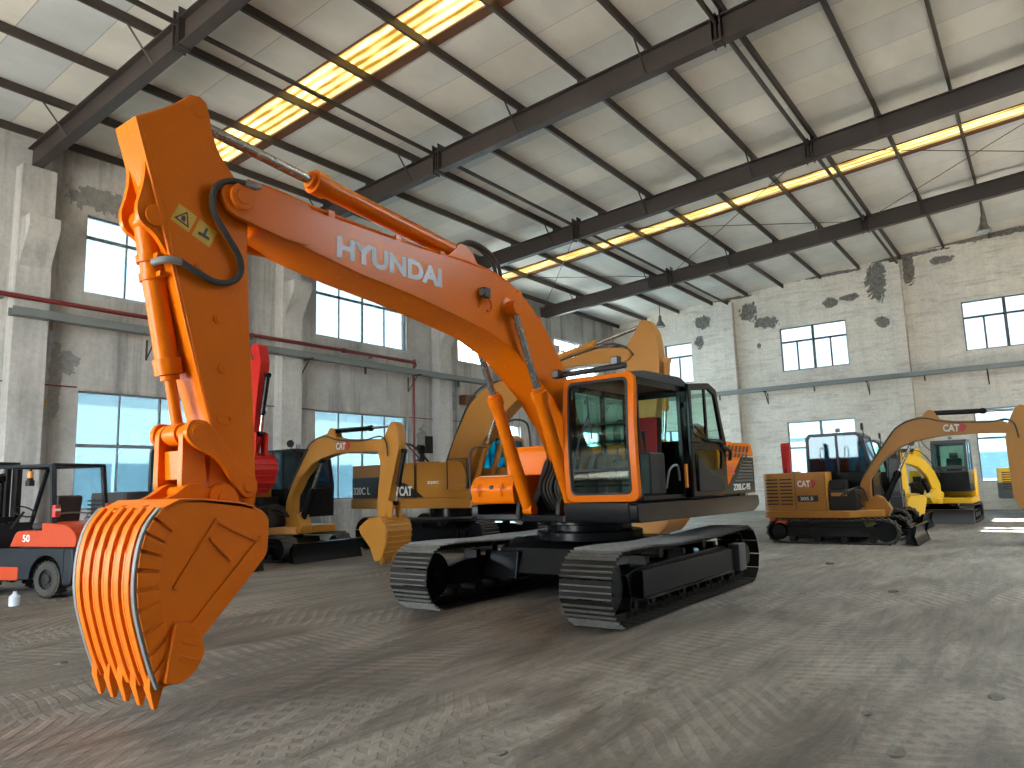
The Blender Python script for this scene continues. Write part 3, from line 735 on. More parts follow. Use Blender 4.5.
def rubber_track(root, yc, w, xf, xr, zc, r, side, mat='rubber', lugs=46):
    at, L, P = track_loop(xf, xr, zc, r, .02)
    bm = NB(); th = .03
    inner = []
    n = len(P) - 1
    cx = (xf + xr) / 2
    for i in range(n):
        a = P[i - 1 if i else n - 1]; b = P[(i + 1) % n]; d = Vector((b[0] - a[0], b[1] - a[1])).normalized(); inner.append((P[i][0] - d.y * th * -1 * -1, P[i][1] + d.x * th))
    ring(bm, P[:-1], inner, yc - w / 2, yc + w / 2)
    for k in range(lugs):
        for s in (-1, 1):
            (x, z), a = at((k + (0 if s > 0 else .5)) * L / lugs)
            mt = Matrix.Translation((x, yc, z)) @ Matrix.Rotation(-a, 4, 'Y')
            box(bm, -.022, .022, min(s * .02, s * w / 2), max(s * .02, s * w / 2), -.025, .002, mt)
    t = obj('track', bm, mat, root)
    bm = NB(); prism(bm, [(xf - .12, zc - .12), (xf - .15, zc + .09), (xr + .25, zc + .11), (xr + .15, zc - .12)], yc - w * .3, yc + w * .3)
    prism(bm, [(xf - .3, zc - .11), (xr + .3, zc - .11), (xr + .3, zc + .02), (xf - .3, zc + .02)], min(yc, yc + side * w * .42), max(yc, yc + side * w * .42)); obj('roller_frame', bm, 'black', t, .01)
    bm = NB(); cyl(bm, (xf, yc - w * .32, zc), (xf, yc + w * .32, zc), r - .06, n=30); obj('idler', bm, 'black', t, .01)
    bm = NB(); cyl(bm, (xr, yc - w * .2, zc), (xr, yc + side * w * .45, zc), r - .08, r - .12, 26); cyl(bm, (xr, yc, zc), (xr, yc + side * w * .52, zc), (r - .06) * .5, n=20); obj('sprocket', bm, 'black', t, .01)
    for k in range(4):
        x = xr + .3 + (xf - xr - .6) * k / 3
        bm = NB(); cyl(bm, (x, yc - w * .36, zc - r + .11), (x, yc + w * .36, zc - r + .11), .075, n=18); obj('bottom_roller', bm, 'matt_black', t)
    return t

def hyd(root, name, p, q, rb, rr, split, mat='orange', eye=0.09, head=True, rodmat='chrome'):
    """hydraulic cylinder: barrel from p, rod ending at q; split = share of the length taken by the barrel"""
    p, q = Vector(p), Vector(q); d = (q - p); u = d.normalized(); m = p + d * split
    bm = NB(); cyl(bm, p + u * eye * .6, m, rb, n=24)
    if head: cyl(bm, m - u * rb * 1.5, m, rb * 1.22, n=24); cyl(bm, m, m + u * rb * .5, rb * .85, n=24)
    cyl(bm, p - Vector((0, rb * 1.05, 0)), p + Vector((0, rb * 1.05, 0)), eye, n=22)
    o = obj(name, bm, mat, root, .006)
    bm = NB(); cyl(bm, m, q - u * eye * .5, rr, n=18); obj('rod', bm, rodmat, o)
    bm = NB(); cyl(bm, q - Vector((0, rb * .95, 0)), q + Vector((0, rb * .95, 0)), eye, n=22); obj('rod_eye', bm, mat, o, .006)
    return o

def swing_rot(o, px, py, ang):
    """turn a finished part about the vertical through (px,py) in the machine's frame"""
    m = Matrix.Translation((px, py, 0)) @ Matrix.Rotation(ang, 4, 'Z') @ Matrix.Translation((-px, -py, 0))
    o.matrix_local = m @ o.matrix_local

def pin(bm, x, y0, y1, z, r): cyl(bm, (x, y0, z), (x, y1, z), r, n=20)

def cab(root, prof, zs, y0, y1, frame='black', glass='cab_glass', th=.05, post=.075, lower='black', door_side=1, mull=None, seat='seat_black'):
    """closed operator's cab: prof = side outline (x,z) anticlockwise starting at the front bottom"""
    lo = clip(prof, zs, False); hi = clip(prof, zs, True)
    base = None
    bm = NB()
    x_f = max(p[0] for p in lo); x_r = min(p[0] for p in lo); z0 = min(p[1] for p in lo)
    prism(bm, lo, y0, y0 + th); prism(bm, lo, y1 - th, y1); prism(bm, [(x_r, z0), (x_r + th, z0), (x_r + th, zs), (x_r, zs)], y0 + th, y1 - th)
    box(bm, x_r, x_f - .03, y0 + .01, y1 - .01, z0, z0 + .05)
    c = obj('cab', bm, lower, root, .008)
    inn = inset(hi, post)
    for ya, yb in ((y0, y0 + th), (y1 - th, y1)):
        bm = NB(); ring(bm, hi, inn, ya, yb)
        if mull is not None:
            zz = [p[1] for p in inn]; box(bm, mull - .03, mull + .03, ya + .005, yb - .005, min(zz) - .01, max(zz) + .01)
        obj('side_frame', bm, frame, c, .006)
        bm = NB(); prism(bm, inset(hi, post - .01), (ya + yb) / 2 - .004, (ya + yb) / 2 + .004); obj('side_window', bm, glass, c)
    ztop = max(p[1] for p in prof)
    n = len(hi); roof = []
    for i in range(n):
        a, b = hi[i], hi[(i + 1) % n]
        if abs(a[1] - zs) < 1e-6 and abs(b[1] - zs) < 1e-6: continue
        dx, dz = b[0] - a[0], b[1] - a[1]; ln = math.hypot(dx, dz)
        bm = NB(); nx, nz = -dz / ln, dx / ln
        if abs(nz) > .55:
            for s in (1,): prism(bm, [a, b, (b[0] + nx * .05, b[1] + nz * .05), (a[0] + nx * .05, a[1] + nz * .05)], y0 + .01, y1 - .01)
            obj('roof_panel', bm, frame, c, .01)
        else:
            mid = (y0 + y1) / 2
            for ya, yb in ((y0 + th, y0 + th + .04), (y1 - th - .04, y1 - th)): prism(bm, [a, b, (b[0] + nx * .04, b[1] + nz * .04), (a[0] + nx * .04, a[1] + nz * .04)], ya, yb)
            ux, uz = dx / ln, dz / ln
            for (s0, s1) in ((0, .05), (ln - .05, ln)):
                prism(bm, [(a[0] + ux * s0, a[1] + uz * s0), (a[0] + ux * s1, a[1] + uz * s1), (a[0] + ux * s1 + nx * .04, a[1] + uz * s1 + nz * .04), (a[0] + ux * s0 + nx * .04, a[1] + uz * s0 + nz * .04)], y0 + th, y1 - th)
            obj('screen_frame', bm, frame, c, .005)
            bm = NB(); prism(bm, [(a[0] + nx * .015, a[1] + nz * .015), (b[0] + nx * .015, b[1] + nz * .015), (b[0] + nx * .023, b[1] + nz * .023), (a[0] + nx * .023, a[1] + nz * .023)], y0 + th + .01, y1 - th - .01)
            obj('windscreen', bm, glass, c)
    # lower front screen
    lf = [p for p in lo if p[0] > (x_f + x_r) / 2]
    bm = NB(); prism(bm, [(x_f - .05, z0), (x_f - .02, z0), (x_f - .02, zs), (x_f - .05, zs)], y0 + th, y1 - th); obj('lower_front_panel', bm, lower, c)
    # operator seat
    ym = (y0 + y1) / 2; xm = x_r + (x_f - x_r) * .36
    bm = NB(); box(bm, xm - .22, xm + .26, ym - .23, ym + .23, z0 + .38, z0 + .52)
    mt = Matrix.Translation((xm - .22, 0, z0 + .5)) @ Matrix.Rotation(R(-10), 4, 'Y') @ Matrix.Translation((-(xm - .22), 0, -(z0 + .5)))
    box(bm, xm - .30, xm - .17, ym - .23, ym + .23, z0 + .50, z0 + 1.10, mt); box(bm, xm - .29, xm - .19, ym - .13, ym + .13, z0 + 1.12, z0 + 1.30, mt)
    box(bm, xm - .15, xm + .15, ym - .18, ym + .18, z0 + .05, z0 + .38)
    obj('seat', bm, seat, c, .03)
    bm = NB()
    for s in (-1, 1): tube(bm, [(x_f - .35, ym + s * .12, z0 + .1), (x_f - .33, ym + s * .12, z0 + .5), (x_f - .42, ym + s * .13, z0 + .75)], .015, 8); cyl(bm, (x_f - .42, ym + s * .13, z0 + .74), (x_f - .43, ym + s * .13, z0 + .86), .028, n=10)
    obj('control_levers', bm, 'matt_black', c)
    return c

def bucket_part(root, side, back, half, mat, teeth, ears=None, rib=0, thick=.03, tooth_len=.16, tooth_mat=None, swing=None, tdir=None):
    """bucket: side = closed side-plate outline, back = polyline of the curved shell from the pivot end to the lip"""
    bm = NB()
    for y in (-half, half - thick): prism(bm, side, y, y + thick)
    # shell as a thin solid
    P = [Vector(p) for p in back]; q = []
    cx = sum(p[0] for p in side) / len(side); cz = sum(p[1] for p in side) / len(side)
    for i, p in enumerate(P):
        t = (P[min(i + 1, len(P) - 1)] - P[max(0, i - 1)]).normalized(); nrm = Vector((-t.y, t.x))
        if nrm.dot(Vector((cx, cz)) - p) < 0: nrm = -nrm
        q.append(p + nrm * thick)
    for i in range(len(P) - 1):
        prism(bm, [tuple(P[i]), tuple(P[i + 1]), tuple(q[i + 1]), tuple(q[i])], -half, half)
    bmesh.ops.remove_doubles(bm, verts=bm.verts, dist=.0004)
    o = obj('bucket', bm, mat, root, .006)
    if rib:
        bm = NB(); PP = [p.xz for p in smooth_path([(a, 0, b) for a, b in back], 4)]
        for i in range(2, len(PP) - 1, 2):
            p, q2 = Vector(PP[i]), Vector(PP[i + 1]); t_ = (q2 - p).normalized(); nn_ = Vector((-t_.y, t_.x))
            if nn_.dot(Vector((cx, cz)) - p) > 0: nn_ = -nn_
            prism(bm, [tuple(p), tuple(p + t_ * .035), tuple(p + t_ * .03 + nn_ * .014), tuple(p + t_ * .005 + nn_ * .014)], -half, half)
        obj('wear_bar', bm, mat, o, .003)
    if swing: swing_rot(o, *swing)
    lip = Vector(back[-1]); t = (lip - Vector(back[-2])).normalized() if tdir is None else Vector(tdir).normalized(); nrm = Vector((-t.y, t.x))
    for k in range(teeth):
        y = -half + .07 + (2 * half - .14) * k / (teeth - 1)
        a = lip - t * .10
        w = .045
        bm = NB(); v = [(a + nrm * .045), (lip + nrm * .05), (lip + t * tooth_len + nrm * .012), (lip + t * tooth_len - nrm * .012), (lip - nrm * .05), (a - nrm * .045)]
        vs = prism(bm, [tuple(x) for x in v], y - w, y + w)
        for x in bm.verts:
            d = (Vector((x.co.x, x.co.z)) - lip).dot(t)
            if d > .5 * tooth_len: x.co.y = y + (x.co.y - y) * .5
        obj('tooth', bm, tooth_mat or mat, o, .006)
    return o

# ------------------------------------------------------------------ the big orange excavator (forward = local +x, left = local +y)
H = thing('crawler_excavator', 'large glossy orange crawler excavator with black cab and lettered boom, nearest the camera', 'excavator', (9.4, 5.57, 0.0), PI)
for s in (1, -1): steel_track(H, s * 1.34, .66, 2.02, -2.02, .43, .43, s)
bm = NB()
prism(bm, [(-1.0, .38), (1.0, .38), (.85, .72), (.5, .84), (-.5, .84), (-.85, .72)], -1.0, 1.0)
for s in (-1, 1):
    for x in (-.75, .75): prism(bm, [(x - .3, .30), (x + .3, .30), (x + .22, .68), (x - .22, .68)], min(s * .6, s * 1.2), max(s * .6, s * 1.2))
cyl(bm, (0, 0, .80), (0, 0, .93), .78, n=40)
obj('car_body', bm, 'black', H, .02)
bm = NB(); cyl(bm, (0, 0, .93), (0, 0, 1.12), .62, n=48); cyl(bm, (0, 0, 1.02), (0, 0, 1.08), .72, n=48); obj('slew_ring', bm, 'black', H, .01)
# slewing deck and side skirts
bm = NB()
deck = rpoly([(1.34, .42), (1.34, 1.49), (-2.2, 1.49), (-2.95, 1.1), (-3.1, 0), (-2.95, -1.1), (-2.2, -1.45), (.95, -1.45), (.95, -.55), (1.15, -.42)], [.05, .12, .2, .3, .3, .3, .2, .12, .05, .05])
prism(bm, deck, 1.10, 1.20, 'z')
obj('slewing_deck', bm, 'black', H, .02)
bm = NB(); prism(bm, rpoly([(1.36, 1.10), (1.38, 1.34), (-3.15, 1.32), (-3.18, 1.16), (-2.9, 1.06)], [.06, .05, .05, .06, .1]), 1.38, 1.50); prism(bm, rpoly([(1.36, 1.12), (1.38, 1.35), (1.30, 1.35), (1.28, 1.12)], .02), .44, 1.38)
obj('side_skirt', bm, 'black', H, .015, seg=3)
bm = NB(); prism(bm, rpoly([(.95, 1.12), (.95, 1.33), (-2.6, 1.33), (-2.6, 1.12)], .04), -1.46, -1.34); obj('side_skirt', bm, 'black', H, .015)
# counterweight
cw = rpoly([(-2.35, 1.46), (-2.85, 1.42), (-3.2, .9), (-3.28, 0), (-3.2, -.9), (-2.85, -1.4), (-2.35, -1.44)], [.02, .3, .3, .4, .3, .3, .02], 6)
bm = NB(); prism(bm, cw, 1.08, 1.72, 'z'); k = obj('counterweight', bm, 'black', H, .04, seg=3)
bm = NB(); prism(bm, cw, 1.721, 2.14, 'z'); obj('counterweight_top', bm, 'orange', k, .06, seg=3)
# left engine side: tan/orange louvred door over a black lower panel with a diagonal split
bm = NB(); prism(bm, rpoly([(-.42, 1.34), (-.42, 2.05), (-2.32, 2.05), (-2.32, 1.34)], .01), 1.30, 1.42); body = obj('engine_side_panel', bm, 'matt_black', H, .01)
def slotted(pts, y0, y1, slots, name, mat, parent):
    bm = NB(); prism(bm, pts, y0, y1); o = obj(name, bm, mat, parent, .012)
    return o
pan = slotted(rpoly([(-1.42, 2.16), (-3.0, 2.20), (-3.12, 1.98), (-2.5, 1.97), (-1.62, 1.35), (-1.42, 1.35)], [.05, .12, .08, 0, 0, 0]), 1.425, 1.475, None, 'louvred_door', 'orange', body)
for r_ in range(2):
    for k in range(7):
        x = -1.74 - k * .175 + r_ * .07; z = 2.135 - r_ * .125
        if r_ == 1 and k > 5: pass
        bm = NB(); prism(bm, rpoly([(x, z), (x - .09, z), (x - .015, z - (.105 if r_ == 0 else .07)), (x + .075, z - (.105 if r_ == 0 else .07))], .012, 2), 1.474, 1.480); obj('louvre_slot', bm, 'matt_black', pan, 0)
bm = NB(); prism(bm, [(-2.52, 1.955), (-3.10, 1.955), (-3.10, 1.36), (-1.66, 1.36)], 1.425, 1.47); low = obj('black_grille_panel', bm, 'black', body, .01)
for k in range(7):
    z = 1.88 - k * .052; xa = -2.62 + (1.93 - z) * 1.35
    bm = NB(); box(bm, -3.0, min(xa, -1.95), 1.469, 1.476, z - .014, z + .014); obj('grille_slat', bm, 'dark_grey', low, 0)
text('model_lettering', '220LC-9S', 'white2', body, (-2.02, 1.478, 1.42), 'L', .105, .80, .012, shear=.15)
text('brand_badge_lettering', 'H', 'black', body, (-1.60, 1.482, 1.68), 'L', .14, .13, .03, shear=.3)
for k in range(3):
    bm = NB(); box(bm, -2.12, -1.86, 1.474, 1.481, 1.78 - k * .055, 1.81 - k * .055); obj('decal_stripe', bm, 'decal_red', body)
# engine hood over the full width, air cleaner, right side boxes
bm = NB(); prism(bm, rpoly([(-1.0, 1.34), (-1.0, 2.10), (-1.25, 2.22), (-2.6, 2.22), (-2.6, 1.34)], [.02, .1, .1, .05, .02]), -1.40, 1.30); obj('engine_hood', bm, 'orange', H, .02)
bm = NB(); cyl(bm, (-1.75, 1.0, 2.2), (-1.75, 1.0, 2.44), .20, .17, 26); cyl(bm, (-1.75, 1.0, 2.44), (-1.75, 1.0, 2.50), .17, .06, 26); obj('air_precleaner', bm, 'black', H, .01)
bm = NB(); tube(bm, [(-2.3, -.7, 2.15), (-2.3, -.7, 2.55), (-2.45, -.7, 2.68)], .07, 14); obj('exhaust_pipe', bm, 'matt_black', H)
bm = NB(); prism(bm, rpoly([(1.0, 1.34), (1.06, 1.60), (.90, 1.75), (.15, 1.75), (.15, 1.34)], [.05, .12, .16, .02, .02], 6), -1.40, -.62); tb = obj('tool_box', bm, 'orange', H, .03, seg=3)
for y in (-1.22, -.80):
    bm = NB(); tube(bm, [(1.055, y, 1.45), (1.09, y, 1.5), (1.09, y, 1.58), (1.04, y, 1.63)], .014, 8); obj('box_latch', bm, 'orange', tb)
bm = NB(); cyl(bm, (1.04, -1.0, 1.58), (1.065, -1.0, 1.58), .03, n=14); obj('box_lock', bm, 'matt_black', tb)
bm = NB(); prism(bm, rpoly([(.10, 1.34), (.14, 2.2), (-1.0, 2.2), (-1.0, 1.34)], [.02, .1, .1, .02]), -1.40, -.45); obj('fuel_tank', bm, 'orange', H, .03)
for yy in (-1.36, -.5):
    bm = NB(); tube(bm, [(.12, yy, 2.2), (.12, yy, 2.6), (-.4, yy, 2.62), (-.5, yy, 2.2)], .018, 8, 5); obj('handrail', bm, 'matt_black', H)
# boom foot brackets and valve block with hoses
bm = NB()
for y in (-.44, .33): prism(bm, rpoly([(.95, 1.2), (.75, 1.45), (.45, 2.0), (.10, 2.05), (-.3, 1.5), (-.5, 1.2)], [.02, .1, .15, .15, .1, .02]), y, y + .09)
for y in (-.36, .30): prism(bm, rpoly([(1.18, 1.15), (1.14, 1.40), (.9, 1.45), (.6, 1.15)], [.05, .1, .1, .02]), y - .12, y - .06); 
pin(bm, .32, -.46, .44, 1.80, .075)
obj('boom_foot_bracket', bm, 'matt_black', H, .012)
hb = NB(); rnd = random.Random(5)
for k in range(9):
    y = -.28 + k * .065; tube(hb, [(.62, y, 1.25), (.80 + rnd.uniform(-.05, .08), y, 1.55), (.62, y, 1.9), (.66, y, 2.25 + .02 * k), (.80, y * .5, 2.55)], .022, 8, 5)
obj('boom_hose_bundle', hb, 'rubber', H)

# boom
BT = [(5.62, 4.20), (5.21, 4.20), (4.5, 4.20), (3.82, 4.20), (3.2, 4.22), (2.61, 4.22), (2.18, 4.13), (1.79, 3.96), (1.38, 3.66), (1.02, 3.24), (.72, 2.77), (.45, 2.25), (.16, 1.85), (.16, 1.72)]
BB = [(.30, 1.62), (.46, 1.68), (.66, 1.98), (.96, 2.42), (1.30, 2.76), (1.69, 3.02), (2.09, 3.27), (2.66, 3.46), (3.39, 3.57), (3.98, 3.65), (4.69, 3.72), (5.35, 3.82), (5.68, 3.92)]
bm = NB(); prism(bm, BT + BB, -.255, .255)
boom = obj('boom', bm, 'orange', H, .012)
# web lips standing proud along the lower and upper edge
bm = NB()
for y0 in (-.278, .254):
    prism(bm, BT[:-3] + [(.62, 2.3)] + BB[3:], y0, y0 + .024)
obj('boom_side_plate', bm, 'orange', boom, .005)
bm = NB()
for y0 in (-.30, .245):
    prism(bm, rpoly([(5.30, 4.235), (5.80, 4.255), (6.12, 4.24), (6.22, 4.08), (6.12, 3.92), (5.95, 3.89), (5.55, 3.83), (5.30, 3.84)], [.06, .1, .14, .14, .12, .08, .06, .05], 6), y0, y0 + .055)
obj('boom_nose_plate', bm, 'orange', boom, .008)
bm = NB()
for s in (-1, 1): cyl(bm, (6.02, s * .30, 4.085), (6.02, s * .335, 4.085), .115, n=28); cyl(bm, (6.02, s * .335, 4.085), (6.02, s * .35, 4.085), .07, n=24)
pin(bm, 6.02, -.30, .30, 4.085, .06)
obj('boom_nose_pin', bm, 'orange', boom, .006)
bm = NB()
for s in (-1, 1): cyl(bm, (2.24, s * .27, 3.80), (2.24, s * .44, 3.80), .095, n=28); cyl(bm, (2.24, s * .27, 3.80), (2.24, s * .30, 3.80), .17, .12, 28)
obj('boom_cylinder_boss', bm, 'orange', boom, .006)
bm = NB()
for y in (-.11, .07): prism(bm, rpoly([(2.45, 4.12), (2.75, 4.50), (2.95, 4.53), (3.05, 4.40), (3.35, 4.20)], [.01, .08, .08, .08, .02]), y, y + .04)
obj('arm_cylinder_bracket', bm, 'orange', boom, .006)
text('brand_lettering', 'HYUNDAI', 'white', boom, (4.99, .281, 3.835), 'L', .205, 1.50, .045, .002, tilt=R(.0))
# pipes and hoses on the boom
bm = NB()
for k, y in enumerate((-.19, -.12, .13, .20)):
    tube(bm, [(5.9, y, 4.30), (5.6, y, 4.30), (5.2, y, 4.27), (4.5, y, 4.25), (3.6, y, 4.25), (2.7, y, 4.27), (2.2, y, 4.20), (1.75, y, 4.02), (1.38, y, 3.72), (1.0, y, 3.27), (.72, y, 2.83)], .017, 8, 4)
obj('boom_pipework', bm, 'orange', boom)
bm = NB()
for x, z in ((5.0, 4.26), (4.1, 4.25), (3.4, 4.25), (1.9, 4.09), (1.45, 3.80), (1.1, 3.40)): box(bm, x - .04, x + .04, -.23, .23, z - .05, z + .03)
obj('pipe_clamp', bm, 'orange', boom, .004)
bm = NB()
for y in (-.03, .04): tube(bm, [(2.95, y, 4.42), (2.75, y, 4.60), (2.45, y, 4.62), (2.15, y, 4.50), (2.05, y, 4.28), (2.03, y, 4.15)], .026, 10)
obj('arm_cylinder_hose', bm, 'rubber', boom)
bm = NB(); box(bm, 2.70, 2.82, .29, .37, 3.84, 3.96); wl = obj('work_lamp', bm, 'matt_black', boom, .01)
bm = NB(); cyl(bm, (2.82, .33, 3.90), (2.826, .33, 3.90), .045, n=18); obj('lamp_lens', bm, 'lens', wl)
bm = NB(); tube(bm, [(2.70, .32, 3.88), (2.62, .31, 3.80), (2.60, .285, 3.72), (2.68, .29, 3.70)], .012, 8); tube(bm, [(2.78, .3, 3.84), (2.80, .29, 3.76), (2.84, .27, 3.72)], .016, 8); obj('lamp_wire', bm, 'orange', wl)
# boom cylinders
for s in (1, -1): hyd(H, 'boom_cylinder', (1.02, s * .36, 1.26), (2.24, s * .36, 3.80), .088, .045, .60, 'orange', .085)
# arm cylinder (rod folded out towards the arm's top)
hyd(H, 'arm_cylinder', (2.93, 0, 4.43), (6.36, 0, 4.76), .10, .05, .62, 'orange', .085)

# arm (dipper)
AR = [(6.88, 4.50), (6.69, 4.64), (6.58, 4.73), (6.49, 4.82), (6.44, 4.87), (6.36, 4.885), (6.30, 4.85), (6.27, 4.75), (6.24, 4.60), (6.18, 4.46), (6.09, 4.34), (6.00, 4.25), (5.90, 4.12), (5.89, 3.95), (5.885, 3.7), (5.85, 2.98), (5.80, 2.38), (5.755, 1.56), (5.80, 1.46), (5.95, 1.42),
      (6.10, 1.44), (6.20, 1.56), (6.16, 2.05), (6.25, 2.35), (6.41, 2.89), (6.58, 3.50), (6.74, 4.05)]
bm = NB(); prism(bm, AR, -.13, .20)
arm = obj('arm', bm, 'orange', H, .01)
bm = NB()
ARP = [(6.85, 4.49), (6.56, 4.72), (6.40, 4.80), (6.28, 4.62), (6.16, 4.42), (5.90, 4.14), (5.90, 3.7), (5.865, 2.98), (5.815, 2.38), (5.78, 1.7), (6.12, 1.8), (6.15, 2.05), (6.24, 2.35), (6.39, 2.89), (6.55, 3.48), (6.62, 3.85)]
for y0 in (-.137, .200): prism(bm, ARP, y0, y0 + .007)
obj('arm_side_plate', bm, 'orange', arm, .004)
bm = NB()
for y0 in (-.125, .125): prism(bm, rpoly([(6.86, 4.44), (6.80, 4.30), (6.77, 4.12), (6.79, 3.95), (6.83, 3.80), (6.80, 3.68), (6.68, 3.62), (6.56, 3.46), (6.48, 3.4), (6.70, 4.2)], [.02, .2, .2, .2, .1, .08, .08, .08, .02, .02], 5), y0, y0 + .05)
obj('cylinder_lug', bm, 'orange', arm, .006)
bm = NB(); pin(bm, 6.375, -.145, .215, 4.745, .06); obj('arm_top_pin', bm, 'orange', arm, .005)
bm = NB(); pin(bm, 6.68, -.14, .195, 3.76, .085); obj('bucket_cylinder_pin', bm, 'orange', arm, .005)
bm = NB()
for x, z in ((6.16, 3.02), (6.10, 2.62), (6.33, 3.42)): cyl(bm, (x, .207, z), (x, .222, z), .038, n=16); cyl(bm, (x, .222, z), (x, .230, z), .02, n=8)
obj('arm_plug_boss', bm, 'orange', arm, .003)
bm = NB(); ring(bm, rrect(6.00, 6.13, 2.16, 2.24, .035), rrect(6.02, 6.11, 2.18, 2.22, .018), .207, .218); obj('arm_lift_eye', bm, 'orange', arm)
# hazard decals
bm = NB()
cx, cz = 6.45, 3.80
def rot2(pts, a, cx, cz): return [(cx + x * math.cos(a) - z * math.sin(a), cz + x * math.sin(a) + z * math.cos(a)) for x, z in pts]
def decal(name, cx, cz, w, h, a, parent, y=.2085):
    bm = NB(); prism(bm, rot2([(-w, -h), (w, -h), (w, h), (-w, h)], a, cx, cz), y, y + .002); return obj(name, bm, 'decal_yellow', parent, 0)
d1 = decal('hazard_decal', 6.47, 3.795, .085, .082, R(24), arm)
bm = NB(); ring(bm, rot2([(-.068, -.05), (.068, -.05), (0, .066)], R(24), 6.47, 3.795), rot2([(-.048, -.038), (.048, -.038), (0, .044)], R(24), 6.47, 3.795), .2105, .213)
prism(bm, rot2([(-.02, -.03), (.012, -.03), (.024, .0), (.004, .022), (-.012, .005)], R(24), 6.47, 3.795), .2105, .213); obj('decal_print', bm, 'decal_black', d1, 0)
d2 = decal('hazard_decal', 6.29, 3.715, .085, .082, R(24), arm)
bm = NB(); prism(bm, rot2([(-.055, -.03), (.045, -.045), (.05, -.02), (.01, -.01), (.012, .05), (-.008, .05), (-.012, -.008), (-.05, -.01)], R(24), 6.29, 3.715), .2105, .213); obj('decal_print', bm, 'decal_black', d2, 0)
# black hose looping over arm and boom nose
bm = NB(); tube(bm, [(6.02, .33, 4.20), (6.14, .30, 4.19), (6.245, .27, 4.10), (6.245, .25, 3.92), (6.12, .25, 3.74), (6.00, .25, 3.58), (5.98, .25, 3.45), (6.06, .25, 3.35), (6.20, .25, 3.315), (6.36, .25, 3.36), (6.50, .25, 3.415)], .027, 12); obj('arm_hose', bm, 'rubber', arm)
bm = NB(); tube(bm, [(6.50, .25, 3.415), (6.60, .22, 3.42), (6.66, .12, 3.40)], .03, 10); tube(bm, [(6.02, .33, 4.20), (5.92, .32, 4.21), (5.84, .28, 4.24)], .032, 10); obj('hose_fitting', bm, 'worn_steel', arm)
# bucket cylinder and linkage
hyd(H, 'bucket_cylinder', (6.68, 0, 3.76), (6.335, 0, 2.08), .088, .045, .72, 'orange', .09, rodmat='orange')
bm = NB()
for x, z in ((6.62, 3.46), (6.59, 3.32)):
    cyl(bm, (x + .005, 0, z + .03), (x - .005, 0, z - .03), .105, n=24); box(bm, x - .03, x + .03, -.16, .16, z - .02, z + .02)
obj('cylinder_clamp', bm, 'orange', arm, .004)
bm = NB()
for y0 in (-.285, .225):
    L_ = [(6.335, 2.08), (6.20, 2.0), (6.05, 1.83), (5.88, 1.66)]
    prism(bm, rpoly([(6.44, 2.06), (6.40, 2.18), (6.26, 2.18), (6.12, 2.03), (5.97, 1.83), (5.80, 1.72), (5.79, 1.59), (5.90, 1.55), (6.00, 1.66), (6.15, 1.88), (6.36, 1.97)], [.1, .1, .1, .1, .1, .08, .08, .08, .1, .1, .08], 5), y0, y0 + .055)
pin(bm, 6.335, -.29, .29, 2.08, .07); pin(bm, 5.88, -.29, .29, 1.655, .055)
for s in (-1, 1): cyl(bm, (6.335, s * .28, 2.08), (6.335, s * .30, 2.08), .055, n=20); cyl(bm, (5.88, s * .28, 1.655), (5.88, s * .295, 1.655), .045, n=20)
obj('guide_link', bm, 'orange', H, .008)
bm = NB()
for y0 in (-.215, .145):
    prism(bm, rpoly([(6.42, 2.10), (6.36, 2.17), (6.26, 2.12), (6.21, 1.72), (6.24, 1.58), (6.36, 1.56), (6.42, 1.66)], .05, 4), y0, y0 + .07)
prism(bm, [(6.27, 1.72), (6.36, 1.72), (6.37, 1.95), (6.28, 1.95)], -.15, .15)
pin(bm, 6.33, -.24, .24, 1.62, .055)
obj('bucket_link', bm, 'orange', H, .008)

# bucket
SIDE = rpoly([(6.62, 1.56), (6.44, 1.565), (6.1, 1.53), (5.92, 1.47), (5.85, 1.40), (5.86, 1.12), (6.12, .85), (6.40, .57), (6.50, .40), (6.60, .30), (6.69, .30), (6.77, .53), (6.85, .80), (6.875, .99), (6.875, 1.19), (6.83, 1.36), (6.75, 1.48)], [.08, .05, .05, .04, .05, .05, .03, .03, .03, .03, .02, .05, .08, .08, .08, .08, .08], 3)
BACK = [(5.98, 1.50), (6.10, 1.53), (6.44, 1.575), (6.60, 1.575), (6.73, 1.51), (6.82, 1.39), (6.87, 1.22), (6.885, 1.02), (6.865, .82), (6.80, .58), (6.74, .40), (6.70, .30)]
HB = .455
bk = bucket_part(H, SIDE, BACK, HB, 'bucket_orange', 5, tooth_len=.15, thick=.035, tdir=(-.06, -1.0))
bm = NB()
for y0 in (-.20, .13): prism(bm, rpoly([(5.92, 1.45), (5.98, 1.64), (6.11, 1.70), (6.22, 1.64), (6.30, 1.70), (6.40, 1.68), (6.50, 1.60), (6.78, 1.50), (6.70, 1.44), (6.3, 1.50)], [.02, .08, .08, .06, .06, .06, .08, .03, .02, .02], 4), y0, y0 + .07)
pin(bm, 6.11, -.26, .26, 1.565, .06)
for s in (-1, 1): cyl(bm, (6.11, s * .205, 1.565), (6.11, s * .24, 1.565), .115, n=28); cyl(bm, (6.11, s * .24, 1.565), (6.11, s * .262, 1.565), .06, n=20)
obj('bucket_ear', bm, 'orange', bk, .008)
